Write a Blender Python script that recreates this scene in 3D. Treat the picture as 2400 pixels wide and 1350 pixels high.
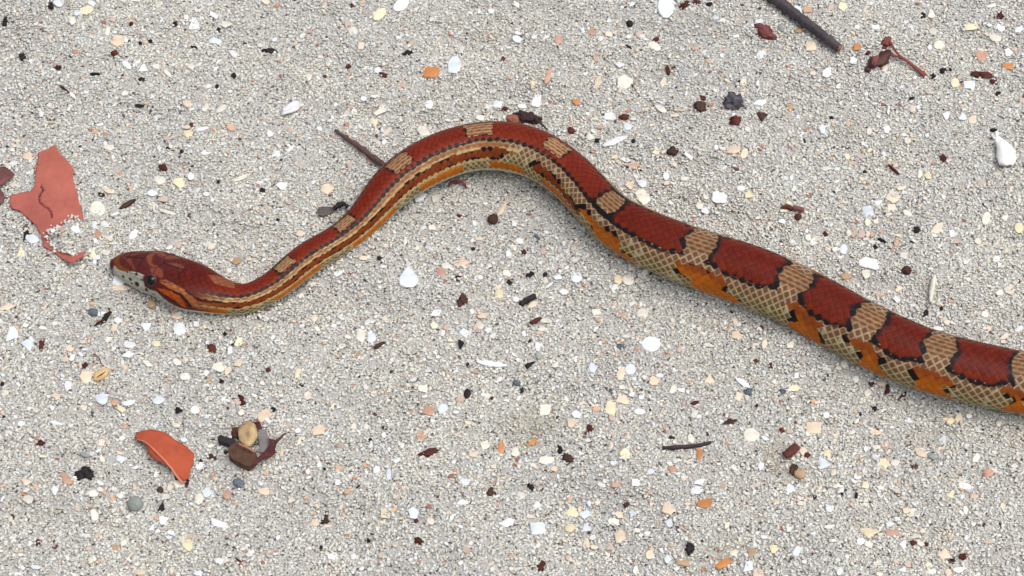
import bpy, bmesh, math, random
import numpy as np
from mathutils import Vector, Matrix
from mathutils.geometry import delaunay_2d_cdt

for o in list(bpy.data.objects):
    bpy.data.objects.remove(o)
scene = bpy.context.scene
COL = scene.collection
random.seed(7)
RNG = np.random.default_rng(11)

# ------------------------------------------------------------------ camera
ELEV = math.radians(55.0)
DIST = 0.80
HALFW = 0.18                       # half of the frame's width on the sand, metres
TANH = HALFW / DIST
CAM = np.array([0.0, -DIST * math.cos(ELEV), DIST * math.sin(ELEV)])
FWD = -CAM / np.linalg.norm(CAM)
RIGHT = np.array([1.0, 0.0, 0.0])
UPV = np.cross(RIGHT, FWD)
cd = bpy.data.cameras.new('camera')
cam = bpy.data.objects.new('camera', cd)
COL.objects.link(cam)
cam.location = CAM
cam.rotation_euler = (math.pi / 2 - ELEV, 0, 0)
cd.sensor_width = 36.0
cd.lens = 18.0 / TANH
cd.clip_start = 0.01
cd.clip_end = 500.0
scene.camera = cam
scene.render.resolution_x = 1024
scene.render.resolution_y = 576

# ------------------------------------------------------------------ light: bright overcast day
world = bpy.data.worlds.new('World')
scene.world = world
world.use_nodes = True
wn = world.node_tree
for n in list(wn.nodes):
    wn.nodes.remove(n)
SUN_EL, SUN_AZ = math.radians(70), math.radians(105)     # azimuth clockwise from +Y
sky = wn.nodes.new('ShaderNodeTexSky')
sky.sky_type = 'NISHITA'
sky.sun_disc = False
sky.sun_elevation = SUN_EL
sky.sun_rotation = SUN_AZ
sky.dust_density = 4.0
sky.air_density = 1.0
hs = wn.nodes.new('ShaderNodeHueSaturation')
hs.inputs['Saturation'].default_value = 0.46           # cloud cover greys the blue out
bgn = wn.nodes.new('ShaderNodeBackground')
bgn.inputs['Strength'].default_value = 0.15
wo = wn.nodes.new('ShaderNodeOutputWorld')
wn.links.new(sky.outputs[0], hs.inputs['Color'])
wn.links.new(hs.outputs[0], bgn.inputs['Color'])
wn.links.new(bgn.outputs[0], wo.inputs['Surface'])
sd = bpy.data.lights.new('sun', 'SUN')
sd.energy = 1.2
sd.angle = math.radians(50)
sd.color = (1.0, 0.995, 0.98)
sun = bpy.data.objects.new('sun', sd)
COL.objects.link(sun)
sdir = Vector((math.sin(SUN_AZ) * math.cos(SUN_EL), math.cos(SUN_AZ) * math.cos(SUN_EL), math.sin(SUN_EL)))
sun.rotation_euler = sdir.to_track_quat('Z', 'Y').to_euler()
sun.location = sdir * 3
vs = scene.view_settings
vs.view_transform = 'Standard'
vs.look = 'None'
vs.gamma = 1.0
vs.use_curve_mapping = False
vs.exposure = 0.25

# ------------------------------------------------------------------ pixels (2400 x 1350) to places
def ray(px, py):
    return FWD + RIGHT * ((px - 1200.0) / 1200.0 * TANH) - UPV * ((py - 675.0) / 1200.0 * TANH)

def U(px, py, z=0.0):
    d = ray(px, py)
    t = (z - CAM[2]) / d[2]
    return CAM + d * t

def px_size(p):
    return float(np.dot(np.asarray(p) - CAM, FWD)) * TANH / 1200.0

def project(P):
    v = P - CAM
    d = v @ FWD
    return np.stack([1200 + (v @ RIGHT) / d / TANH * 1200, 675 - (v @ UPV) / d / TANH * 1200], -1)

def in_poly(x, y, poly):
    x = np.asarray(x); y = np.asarray(y)
    r = np.zeros(x.shape, bool)
    n = len(poly)
    for i in range(n):
        x0, y0 = poly[i]; x1, y1 = poly[(i + 1) % n]
        if y0 == y1:
            continue
        c = ((y0 > y) != (y1 > y)) & (x < (x1 - x0) * (y - y0) / (y1 - y0) + x0)
        r ^= c
    return r

def seg_dist(x, y, pts, closed=False):
    best = np.full(np.shape(x), 1e9)
    m = len(pts) if closed else len(pts) - 1
    for i in range(m):
        ax, ay = pts[i][0], pts[i][1]
        bx, by = pts[(i + 1) % len(pts)][0], pts[(i + 1) % len(pts)][1]
        dx, dy = bx - ax, by - ay
        L = dx * dx + dy * dy + 1e-18
        t = np.clip(((x - ax) * dx + (y - ay) * dy) / L, 0, 1)
        best = np.minimum(best, np.hypot(x - ax - t * dx, y - ay - t * dy))
    return best

def sstep(a, b, x):
    t = np.clip((x - a) / (b - a), 0, 1)
    return t * t * (3 - 2 * t)

# ------------------------------------------------------------------ the sand's relief
WAVES = []
_r = random.Random(3)
for lam, amp in ((.30, .0016), (.21, .0013), (.14, .0010), (.095, .0009), (.062, .0009), (.043, .0007), (.03, .00055), (.021, .0004)):
    for k in range(2):
        a = _r.uniform(0, math.tau)
        WAVES.append((math.tau / lam * math.cos(a), math.tau / lam * math.sin(a), _r.uniform(0, 6.28), amp * .6))
def ZL(zs, sc, ox, oy):
    return [(ox + a / sc, oy + b / sc) for a, b in zs]
LEAF_SC = (3.75, 0, 300)
MOUND_PX = ZL([(735, 832), (660, 845), (600, 862), (540, 900), (480, 930), (412, 968), (440, 1015), (480, 1065), (520, 1110), (590, 1155), (650, 1200),
               (700, 1196), (748, 1180), (800, 1120), (815, 1000), (790, 900)], *LEAF_SC)
MOUND = [tuple(U(a, b, 0.001)[:2]) for a, b in MOUND_PX]
# where the snake lies: (axis x, axis y, width) measured in the photograph from the snout backwards; the last ones lie outside the frame
ST = [(268.5, 612, 6), (270.5, 612.5, 26), (275, 614, 43), (283, 617, 57), (295, 620.5, 68), (321, 628, 85), (346, 635, 97), (378, 644, 104), (421, 660, 113), (456, 674, 113),
      (495, 687, 99), (528, 696, 85), (557, 700, 76), (585, 698, 70), (615, 688, 68), (650, 665, 71), (686, 633, 77), (715, 609, 79), (749, 588, 76), (797, 562, 74), (828, 537, 76),
      (857, 510, 82), (880, 480, 92), (906, 450, 101), (932, 425, 107), (961, 404, 111), (1004, 379, 114), (1048, 360, 114), (1100, 345, 114), (1150, 340, 117), (1203, 344, 120),
      (1238, 353, 120), (1271, 367, 118), (1303, 387, 116), (1331, 408, 115), (1357, 432, 115), (1383, 461, 116), (1408, 489, 118), (1441, 518, 123), (1498, 550, 132), (1572, 583, 138),
      (1663, 615, 143), (1772, 652, 147), (1872, 697, 147), (1972, 752, 150), (2065, 800, 150), (2166, 842, 148), (2283, 873, 148), (2385, 895, 148), (2500, 915, 147), (2640, 925, 142),
      (2780, 905, 134), (2910, 850, 122), (3020, 775, 104), (3120, 700, 82), (3220, 640, 58), (3330, 610, 34), (3420, 600, 14), (3450, 598, 4)]
SN = np.array([list(U(a, b, .008)[:2]) + [w / 2 * px_size(U(a, b, .008))] for a, b, w in ST])
def snake_ridge(x, y):
    best = np.full(np.shape(x), 1e9); rr = np.full(np.shape(x), .005)
    for i in range(3, len(SN) - 1):
        ax, ay, r0 = SN[i]; bx, by, r1 = SN[i + 1]
        dx, dy = bx - ax, by - ay
        t = np.clip(((x - ax) * dx + (y - ay) * dy) / (dx * dx + dy * dy), 0, 1)
        d = np.hypot(x - ax - t * dx, y - ay - t * dy)
        m = d < best
        best = np.where(m, d, best); rr = np.where(m, r0 + (r1 - r0) * t, rr)
    k = sstep(.0, .05, np.asarray(x) - SN[4][0])                      # sand pushed up along the body, not by the head
    return k * .0017 * np.exp(-((best - .80 * rr) / (.34 * rr)) ** 2)
def H0(x, y):
    x = np.asarray(x, float); y = np.asarray(y, float)
    z = np.zeros(np.broadcast(x, y).shape)
    for kx, ky, ph, am in WAVES:
        z = z + am * np.sin(kx * x + ky * y + ph)
    return z * (1 - sstep(.45, .8, np.hypot(x, y))) + snake_ridge(x, y)
def H(x, y):
    x = np.asarray(x, float); y = np.asarray(y, float)
    z = H0(x, y)
    near = (x > MOUND[5][0] - .01) & (x < MOUND[13][0] + .012) & (y < MOUND[0][1] + .012) & (y > MOUND[11][1] - .012)
    if np.any(near):
        d = seg_dist(x, y, MOUND, True)
        ins = in_poly(x, y, MOUND)
        z = z + np.where(ins, .0014 * sstep(0, .0022, d) + .0015, 0) * near
    return z
def UH(px, py, dz=0.0):
    z = 0.0
    for _ in range(4):
        p = U(px, py, z + dz)
        z = float(H(p[0], p[1]))
    return np.array([p[0], p[1], z])

# ------------------------------------------------------------------ materials
def lin(r, g, b):
    f = lambda c: c / 12.92 if c <= .04045 else ((c + .055) / 1.055) ** 2.4
    return (f(r / 255), f(g / 255), f(b / 255))
MATS = {}
def material(name, rgb, rough=.6, var=.18, scale=900., bump=.15, spec=.4, rnd=.12, attr=None, sss=0., fibre=None):
    """procedural: base colour broken by two noises and a little per-object shift, with fine relief"""
    if name in MATS:
        return MATS[name]
    m = bpy.data.materials.new(name)
    m.use_nodes = True
    t = m.node_tree
    b = t.nodes['Principled BSDF']
    b.inputs['Roughness'].default_value = rough
    b.inputs['Specular IOR Level'].default_value = spec
    tc = t.nodes.new('ShaderNodeTexCoord')
    mp = t.nodes.new('ShaderNodeMapping')
    if fibre:
        mp.inputs['Scale'].default_value = fibre
    t.links.new(tc.outputs['Object'], mp.inputs['Vector'])
    n1 = t.nodes.new('ShaderNodeTexNoise')
    n1.inputs['Scale'].default_value = scale
    n1.inputs['Detail'].default_value = 6
    t.links.new(mp.outputs[0], n1.inputs['Vector'])
    n2 = t.nodes.new('ShaderNodeTexNoise')
    n2.inputs['Scale'].default_value = scale * .22
    n2.inputs['Detail'].default_value = 3
    t.links.new(mp.outputs[0], n2.inputs['Vector'])
    oi = t.nodes.new('ShaderNodeObjectInfo')
    ad = t.nodes.new('ShaderNodeMath'); ad.operation = 'ADD'
    t.links.new(n1.outputs['Fac'], ad.inputs[0]); t.links.new(n2.outputs['Fac'], ad.inputs[1])
    mr = t.nodes.new('ShaderNodeMapRange')
    mr.inputs['From Min'].default_value = .65; mr.inputs['From Max'].default_value = 1.35
    mr.inputs['To Min'].default_value = 1 - var; mr.inputs['To Max'].default_value = 1 + var
    t.links.new(ad.outputs[0], mr.inputs['Value'])
    m2 = t.nodes.new('ShaderNodeMapRange')
    m2.inputs['To Min'].default_value = 1 - rnd; m2.inputs['To Max'].default_value = 1 + rnd
    t.links.new(oi.outputs['Random'], m2.inputs['Value'])
    mu = t.nodes.new('ShaderNodeMath'); mu.operation = 'MULTIPLY'
    t.links.new(mr.outputs[0], mu.inputs[0]); t.links.new(m2.outputs[0], mu.inputs[1])
    vm = t.nodes.new('ShaderNodeVectorMath'); vm.operation = 'SCALE'
    if attr:
        an = t.nodes.new('ShaderNodeAttribute'); an.attribute_name = attr
        t.links.new(an.outputs['Color'], vm.inputs[0])
    else:
        vm.inputs[0].default_value = rgb
    t.links.new(mu.outputs[0], vm.inputs['Scale'])
    t.links.new(vm.outputs[0], b.inputs['Base Color'])
    if bump:
        bp = t.nodes.new('ShaderNodeBump')
        bp.inputs['Strength'].default_value = bump
        bp.inputs['Distance'].default_value = .0003
        t.links.new(n1.outputs['Fac'], bp.inputs['Height'])
        t.links.new(bp.outputs[0], b.inputs['Normal'])
    if sss:
        b.inputs['Subsurface Weight'].default_value = sss
        b.inputs['Subsurface Radius'].default_value = (.0012, .001, .0008)
        b.inputs['Subsurface Scale'].default_value = 1.0
    MATS[name] = m
    return m

def mesh_obj(name, V, F, mat, parent=None, loc=None, smooth=False, col=None):
    me = bpy.data.meshes.new(name)
    V = np.asarray(V, float)
    if loc is None:
        loc = (0, 0, 0)
    L = np.asarray(loc, float)
    me.from_pydata((V - L).tolist(), [], [tuple(int(i) for i in f) for f in F])
    if col is not None:
        at = me.color_attributes.new('Col', 'FLOAT_COLOR', 'POINT')
        c4 = np.ones((len(V), 4), np.float32); c4[:, :3] = col
        at.data.foreach_set('color', c4.ravel())
    if smooth:
        me.polygons.foreach_set('use_smooth', [True] * len(me.polygons))
    me.materials.append(mat)
    me.update()
    o = bpy.data.objects.new(name, me)
    COL.objects.link(o)
    if parent is not None:
        o.parent = parent
        pl = np.array(parent.location)
        o.location = L - pl
    else:
        o.location = L
    return o

def tag(o, label=None, cat=None, group=None, kind=None):
    if label: o['label'] = label
    if cat: o['category'] = cat
    if group: o['group'] = group
    if kind: o['kind'] = kind
    return o

# ------------------------------------------------------------------ ground sheet
def grid_axis(lo, hi, step):
    core = list(np.arange(lo, hi + 1e-9, step))
    out, s, v = [], step, hi
    while v < 60:
        s *= 1.35; v += s; out.append(v)
    pre, s, v = [], step, lo
    while v > -60:
        s *= 1.35; v -= s; pre.append(v)
    return np.array(pre[::-1] + core + out)
gx = grid_axis(-.30, .36, .0022)
gy = grid_axis(-.20, .26, .0022)
GX, GY = np.meshgrid(gx, gy)
GZ = H(GX, GY)
V = np.stack([GX, GY, GZ - .0001], -1).reshape(-1, 3)
nx, ny = len(gx), len(gy)
ii = (np.arange(ny - 1)[:, None] * nx + np.arange(nx - 1)[None, :]).ravel()
F = np.stack([ii, ii + 1, ii + nx + 1, ii + nx], -1)
def fast_mesh(name, V, F, mat, smooth=True, col=None):
    me = bpy.data.meshes.new(name)
    k = F.shape[1]
    me.vertices.add(len(V)); me.vertices.foreach_set('co', np.asarray(V, np.float32).ravel())
    me.loops.add(F.size); me.loops.foreach_set('vertex_index', F.astype(np.int32).ravel())
    me.polygons.add(len(F)); me.polygons.foreach_set('loop_start', np.arange(0, F.size, k, dtype=np.int32))
    me.polygons.foreach_set('loop_total', np.full(len(F), k, np.int32))
    me.polygons.foreach_set('use_smooth', np.full(len(F), smooth, bool))
    me.update(calc_edges=True)
    if col is not None:
        at = me.color_attributes.new('Col', 'FLOAT_COLOR', 'POINT')
        c4 = np.ones((len(V), 4), np.float32); c4[:, :3] = col
        at.data.foreach_set('color', c4.ravel())
    me.materials.append(mat)
    o = bpy.data.objects.new(name, me)
    COL.objects.link(o)
    return o

def sand_sheet_material():
    m = bpy.data.materials.new('sand_sheet')
    m.use_nodes = True
    t = m.node_tree
    b = t.nodes['Principled BSDF']
    b.inputs['Roughness'].default_value = .85
    b.inputs['Specular IOR Level'].default_value = .2
    tc = t.nodes.new('ShaderNodeTexCoord')
    vo = t.nodes.new('ShaderNodeTexVoronoi'); vo.inputs['Scale'].default_value = 1250
    t.links.new(tc.outputs['Object'], vo.inputs['Vector'])
    sp = t.nodes.new('ShaderNodeSeparateColor')
    t.links.new(vo.outputs['Color'], sp.inputs[0])
    cr = t.nodes.new('ShaderNodeValToRGB')
    e = cr.color_ramp.elements
    e[0].position = 0; e[0].color = (.08, .07, .065, 1)
    e[1].position = 1; e[1].color = (.62, .59, .55, 1)
    for p, c in ((.06, (.13, .12, .11)), (.09, (.39, .37, .34)), (.5, (.44, .42, .39)), (.8, (.49, .47, .43)), (.84, (.44, .33, .24)), (.9, (.48, .46, .42))):
        x = e.new(p); x.color = (*c, 1)
    t.links.new(sp.outputs[0], cr.inputs['Fac'])
    t.links.new(cr.outputs[0], b.inputs['Base Color'])
    bp = t.nodes.new('ShaderNodeBump'); bp.inputs['Strength'].default_value = .9; bp.inputs['Distance'].default_value = .0006
    bp.invert = True
    t.links.new(vo.outputs['Distance'], bp.inputs['Height'])
    t.links.new(bp.outputs[0], b.inputs['Normal'])
    return m
ground = fast_mesh('sand_ground', V, F, sand_sheet_material())
tag(ground, 'pale grey shelly beach sand', None, None, 'structure')

# ------------------------------------------------------------------ sand grains: clusters scattered by geometry nodes
def ico_pts():
    t = (1 + 5 ** .5) / 2
    v = np.array([(-1, t, 0), (1, t, 0), (-1, -t, 0), (1, -t, 0), (0, -1, t), (0, 1, t), (0, -1, -t), (0, 1, -t), (t, 0, -1), (t, 0, 1), (-t, 0, -1), (-t, 0, 1)], float)
    v /= np.linalg.norm(v[0])
    f = np.array([(0, 11, 5), (0, 5, 1), (0, 1, 7), (0, 7, 10), (0, 10, 11), (1, 5, 9), (5, 11, 4), (11, 10, 2), (10, 7, 6), (7, 1, 8), (3, 9, 4), (3, 4, 2), (3, 2, 6),
                  (3, 6, 8), (3, 8, 9), (4, 9, 5), (2, 4, 11), (6, 2, 10), (8, 6, 7), (9, 8, 1)])
    return v, f
ICOV, ICOF = ico_pts()
GRAIN_COL = [  # (weight, rgb)
    (.42, lin(206, 204, 194)), (.22, lin(198, 196, 186)), (.13, lin(212, 211, 203)), (.03, lin(231, 231, 224)), (.07, lin(208, 196, 174)),
    (.025, lin(201, 168, 136)), (.010, lin(149, 98, 76)), (.07, lin(187, 184, 174)), (.025, lin(165, 163, 153))]
DARK_COL = np.array([lin(134, 130, 124), lin(118, 113, 108), lin(100, 95, 90), lin(62, 57, 55), lin(128, 98, 84), lin(140, 134, 124)])  # dark grains; their colour also stands in for shade between the pale grains
GW = np.array([a for a, b in GRAIN_COL]); GW /= GW.sum()
GC = np.array([b for a, b in GRAIN_COL])
def rand_rot(rng):
    q = rng.normal(size=4); q /= np.linalg.norm(q)
    w, x, y, z = q
    return np.array([[1 - 2 * (y * y + z * z), 2 * (x * y - z * w), 2 * (x * z + y * w)], [2 * (x * y + z * w), 1 - 2 * (x * x + z * z), 2 * (y * z - x * w)],
                     [2 * (x * z - y * w), 2 * (y * z + x * w), 1 - 2 * (x * x + y * y)]])
def grain_material():
    m = bpy.data.materials.new('sand_grain')
    m.use_nodes = True
    t = m.node_tree
    b = t.nodes['Principled BSDF']
    b.inputs['Roughness'].default_value = .55
    b.inputs['Specular IOR Level'].default_value = .35
    a = t.nodes.new('ShaderNodeAttribute'); a.attribute_name = 'Col'
    i = t.nodes.new('ShaderNodeAttribute'); i.attribute_type = 'INSTANCER'; i.attribute_name = 'tint'
    mx = t.nodes.new('ShaderNodeMix'); mx.data_type = 'RGBA'; mx.blend_type = 'MULTIPLY'; mx.inputs[0].default_value = 1
    t.links.new(a.outputs['Color'], mx.inputs[6]); t.links.new(i.outputs['Color'], mx.inputs[7])
    t.links.new(mx.outputs[2], b.inputs['Base Color'])
    return m
def proto_collection(name, builders):
    c = bpy.data.collections.new(name)              # never linked to the scene: mesh data for the scatter only
    for k, (V, F, C, mat) in enumerate(builders):
        me = bpy.data.meshes.new(name)
        me.from_pydata(V.tolist(), [], F.tolist())
        if C is not None:
            at = me.color_attributes.new('Col', 'FLOAT_COLOR', 'POINT')
            c4 = np.ones((len(V), 4), np.float32); c4[:, :3] = C
            at.data.foreach_set('color', c4.ravel())
        me.polygons.foreach_set('use_smooth', [True] * len(me.polygons))
        me.materials.append(mat)
        c.objects.link(bpy.data.objects.new('%s_%02d' % (name, k), me))
    return c
def scatter(name, P, rot, scl, idx, tint, coll):
    me = bpy.data.meshes.new(name)
    me.vertices.add(len(P)); me.vertices.foreach_set('co', np.asarray(P, np.float32).ravel())
    def attr(n, ty, data, key):
        a = me.attributes.new(n, ty, 'POINT'); a.data.foreach_set(key, np.ascontiguousarray(data).ravel())
    attr('rot', 'FLOAT_VECTOR', rot.astype(np.float32), 'vector')
    attr('scl', 'FLOAT_VECTOR', scl.astype(np.float32), 'vector')
    attr('idx', 'INT', idx.astype(np.int32), 'value')
    c4 = np.ones((len(P), 4), np.float32); c4[:, :3] = tint
    attr('tint', 'FLOAT_COLOR', c4, 'color')
    o = bpy.data.objects.new(name, me)
    COL.objects.link(o)
    ng = bpy.data.node_groups.new(name, 'GeometryNodeTree')
    ng.interface.new_socket('Geometry', in_out='INPUT', socket_type='NodeSocketGeometry')
    ng.interface.new_socket('Geometry', in_out='OUTPUT', socket_type='NodeSocketGeometry')
    gi = ng.nodes.new('NodeGroupInput'); go = ng.nodes.new('NodeGroupOutput')
    ip = ng.nodes.new('GeometryNodeInstanceOnPoints')
    ci = ng.nodes.new('GeometryNodeCollectionInfo')
    ci.inputs['Collection'].default_value = coll
    ci.inputs['Separate Children'].default_value = True
    ci.inputs['Reset Children'].default_value = True
    def na(n, ty):
        x = ng.nodes.new('GeometryNodeInputNamedAttribute'); x.data_type = ty; x.inputs['Name'].default_value = n
        return [s for s in x.outputs if s.enabled and s.name == 'Attribute'][0]
    L = ng.links.new
    L(gi.outputs[0], ip.inputs['Points']); L(ci.outputs[0], ip.inputs['Instance'])
    ip.inputs['Pick Instance'].default_value = True
    L(na('idx', 'INT'), ip.inputs['Instance Index'])
    L(na('rot', 'FLOAT_VECTOR'), ip.inputs['Rotation'])
    L(na('scl', 'FLOAT_VECTOR'), ip.inputs['Scale'])
    L(ip.outputs[0], go.inputs[0])
    md = o.modifiers.new('scatter', 'NODES'); md.node_group = ng
    return o

gmat = grain_material()
protos = []
for k in range(16):
    vs_, fs_, cs_ = [], [], []
    n = 17
    for g in range(n):
        rr = .0022 * math.sqrt(RNG.random()); th = RNG.random() * 6.283
        dark = g >= 13
        r = RNG.choice([.00036, .00046, .00056, .00072], p=[.25, .38, .27, .10]) * RNG.uniform(.9, 1.12)
        zc = RNG.uniform(-.00013, .00009)
        if dark: r = RNG.choice([.00015, .00020, .00026, .00034], p=[.3, .35, .25, .1]); zc = RNG.uniform(-.0001, .00018)
        v = ICOV * (1 + RNG.uniform(-.24, .24, (12, 1)))
        v = (v * np.array([RNG.uniform(.75, 1.35), RNG.uniform(.7, 1.0), .9])) @ rand_rot(RNG).T
        a_, b_ = RNG.normal(0, .10, 2)
        v = v * r * np.array([1, 1, .40])
        v[:, 2] += v[:, 0] * a_ + v[:, 1] * b_
        v = v + np.array([rr * math.cos(th), rr * math.sin(th), zc])
        c = (DARK_COL[RNG.integers(len(DARK_COL))] if dark else GC[RNG.choice(len(GC), p=GW)]) * RNG.uniform(.90, 1.08)
        fs_.append(ICOF + 12 * g); vs_.append(v); cs_.append(np.repeat(c[None], 12, 0))
    protos.append((np.concatenate(vs_), np.concatenate(fs_), np.concatenate(cs_), gmat))
gcoll = proto_collection('grain_cluster', protos)
step = .0025
ax = np.arange(-.30, .37, step); ay = np.arange(-.19, .265, step)
PX, PY = np.meshgrid(ax, ay)
PX = PX + RNG.uniform(-.5, .5, PX.shape) * step; PY = PY + RNG.uniform(-.5, .5, PY.shape) * step
PX = PX.ravel(); PY = PY.ravel()
N = len(PX)
patch = np.zeros(N)
for lam, am in ((.11, .5), (.05, .5), (.024, .4)):
    for _ in range(3):
        a = RNG.uniform(0, 6.28); patch += am * np.sin(math.tau / lam * (math.cos(a) * PX + math.sin(a) * PY) + RNG.uniform(0, 6.28))
patch = np.clip(patch / 1.6, -1, 1)
tint = np.ones((N, 3)) * (1 + RNG.normal(0, .025, (N, 1)))
tint *= 1 + patch[:, None] * np.array([.045, .038, .020])          # patches a little warmer or greyer
for sx_, sy_, rx_, ry_, k_ in ((1235, 1015, 75, 55, 1.), (1270, 985, 40, 30, .8), (1822, 1078, 38, 55, 1.), (1690, 1300, 60, 45, .8), (2385, 1030, 10, 30, 0), (2200, 1020, 60, 22, .5), (2150, 640, 60, 24, .4),
                                (1230, 280, 70, 25, .35), (2010, 300, 50, 60, .3), (800, 505, 40, 28, .5), (240, 745, 45, 40, .4), (1965, 560, 30, 20, .3)):
    q_ = U(sx_, sy_, 0); w_ = px_size(q_)
    dd_ = np.hypot((PX - q_[0]) / (rx_ * w_), (PY - q_[1]) / (ry_ * w_ * 1.22))
    st_ = k_ * np.clip(1.15 - dd_, 0, 1) * RNG.uniform(.2, 1, N)              # sand stained by rotting plant dust
    tint *= 1 - st_[:, None] * np.array([.34, .40, .55])
rot = np.zeros((N, 3)); rot[:, 2] = RNG.uniform(0, 6.283, N)
rot[:, 0] = RNG.normal(0, .08, N); rot[:, 1] = RNG.normal(0, .08, N)
scl = np.repeat(RNG.uniform(.82, 1.15, (N, 1)), 3, 1)
grains = scatter('sand_grains', np.stack([PX, PY, H(PX, PY) + RNG.uniform(-.0001, .00015, N)], -1), rot, scl, RNG.integers(0, 16, N), tint, gcoll)
tag(grains, 'loose grey and beige quartz and shell sand grains', 'sand', None, 'stuff')
# ------------------------------------------------------------------ the snake
# (axis x, axis y, width) measured in the photograph from the snout backwards; the last ones lie outside the frame
HEAD_N = 12                                   # stations up to the neck
cent, rad, kas, kbs = [], [], [], []
for i, (x, y, w) in enumerate(ST):
    if i <= 9: ka, kb = 1.10, .74
    elif i < 13:
        t = (i - 9) / 4.; ka, kb = 1.10 + (1 - 1.10) * t, .74 + (.95 - .74) * t
    else: ka, kb = 1.0, .95
    z = .004
    for _ in range(4):
        p = U(x, y, z)
        r = w / 2 * px_size(p)
        z = r * kb - .0003 + (.0010 * max(0, 1 - i / 11.0) if i < 11 else 0)
        if i < 5: z = max(z, .0050 - .0004 * (4 - i))
    cent.append(p); rad.append(r); kas.append(ka); kbs.append(kb)
cent = np.array(cent); rad = np.array(rad)
seg = np.r_[0, np.cumsum(np.linalg.norm(np.diff(cent, axis=0), axis=1))]
def spline(t, y, x):
    y = np.asarray(y, float)
    if y.ndim == 1: y = y[:, None]; flat = True
    else: flat = False
    m = np.zeros_like(y)
    h = np.diff(t)[:, None]; d = np.diff(y, axis=0) / h
    m[1:-1] = (d[:-1] * h[1:] + d[1:] * h[:-1]) / (h[1:] + h[:-1]); m[0] = d[0]; m[-1] = d[-1]
    k = np.clip(np.searchsorted(t, x) - 1, 0, len(t) - 2)
    hh = (t[k + 1] - t[k])[:, None]; u = ((x - t[k])[:, None]) / hh
    r = (2 * u**3 - 3 * u**2 + 1) * y[k] + (u**3 - 2 * u**2 + u) * hh * m[k] + (-2 * u**3 + 3 * u**2) * y[k + 1] + (u**3 - u**2) * hh * m[k + 1]
    return r[:, 0] if flat else r
S_VIS = seg[49]                               # a little beyond the frame's edge
def gsm(a, sig, ds):
    k = max(1, int(3 * sig / ds)); w = np.exp(-.5 * (np.arange(-k, k + 1) * ds / sig) ** 2); w /= w.sum()
    pad = np.concatenate([np.repeat(a[:1], k, 0) * 2 - a[k:0:-1], a, np.repeat(a[-1:], k, 0) * 2 - a[-2:-k - 2:-1]])
    if a.ndim == 1: return np.convolve(pad, w, 'valid')
    return np.stack([np.convolve(pad[:, j], w, 'valid') for j in range(a.shape[1])], -1)
DS0 = .0003
sf = np.arange(0, seg[-1], DS0)
cf = spline(seg, cent, sf); rf = spline(seg, rad, sf); kaf = spline(seg, kas, sf); kbf = spline(seg, kbs, sf)
body = sstep(.050, .060, sf)
cg = gsm(cf, .0045, DS0); rg = gsm(rf, .005, DS0)
cf = cf * (1 - body[:, None]) + cg * body[:, None]; rf = rf * (1 - body) + rg * body
rf = np.maximum(rf, .0003)
tf = np.gradient(cf, DS0, axis=0); tf /= np.linalg.norm(tf, axis=1)[:, None]
tf = gsm(tf, .003, DS0); tf[:, 2] *= .6; tf /= np.linalg.norm(tf, axis=1)[:, None]
fw = -tf
lf = np.cross(np.array([0, 0, 1.0]), fw); lf /= np.linalg.norm(lf, axis=1)[:, None]
uf = np.cross(fw, lf)
roll = math.radians(13) * (1 - sstep(seg[33], seg[39], sf))           # head and neck are tipped a little away from the viewer
lf, uf = lf * np.cos(roll)[:, None] + uf * np.sin(roll)[:, None], uf * np.cos(roll)[:, None] - lf * np.sin(roll)[:, None]
def at_s(arr, s):
    if arr.ndim == 1: return np.interp(s, sf, arr)
    return np.stack([np.interp(s, sf, arr[:, j]) for j in range(arr.shape[1])], -1)
S_HEAD = seg[12]
def surf(s, phi, dr=0.0):
    """s: metres from the snout, phi: radians from the dorsal line, positive on the snake's left"""
    c, l, u, r = at_s(cf, s), at_s(lf, s), at_s(uf, s), at_s(rf, s)
    hw = 1 - sstep(S_HEAD * .62, S_HEAD * 1.05, s)                 # head weight
    n = 2 + .55 * hw
    sn, cs = np.sin(phi), np.cos(phi)
    ex = np.sign(sn) * np.abs(sn) ** (2 / n); ez = np.sign(cs) * np.abs(cs) ** (2 / n)
    lim = -.86
    ez = np.where(ez < lim, lim + (ez - lim) * .25, ez)
    # a slightly concave cheek in front of the eye and a brow ridge over it
    ap = np.abs(phi)
    brow = hw * np.exp(-((s - S_EYE + .0005) / .0042) ** 2) * np.exp(-((ap - .98) / .22) ** 2) * .00055
    sock = -hw * np.exp(-((s - S_EYE) / .0030) ** 2) * np.exp(-((ap - 1.33) / .22) ** 2) * .0004
    jowl = hw * np.exp(-((s - S_EYE - .013) / .006) ** 2) * np.exp(-((ap - 1.6) / .5) ** 2) * .0005
    canth = -hw * np.exp(-((s - S_EYE + .0065) / .0035) ** 2) * np.exp(-((ap - 1.35) / .28) ** 2) * .0005
    a = r * at_s(kaf, s) + dr + brow + sock + jowl + canth
    b = r * at_s(kbf, s) + dr + brow * 1.1
    P = c + l * (ex * a)[..., None] + u * (ez * b)[..., None]
    return P
S_EYE = float(seg[6] + .0020)

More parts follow.
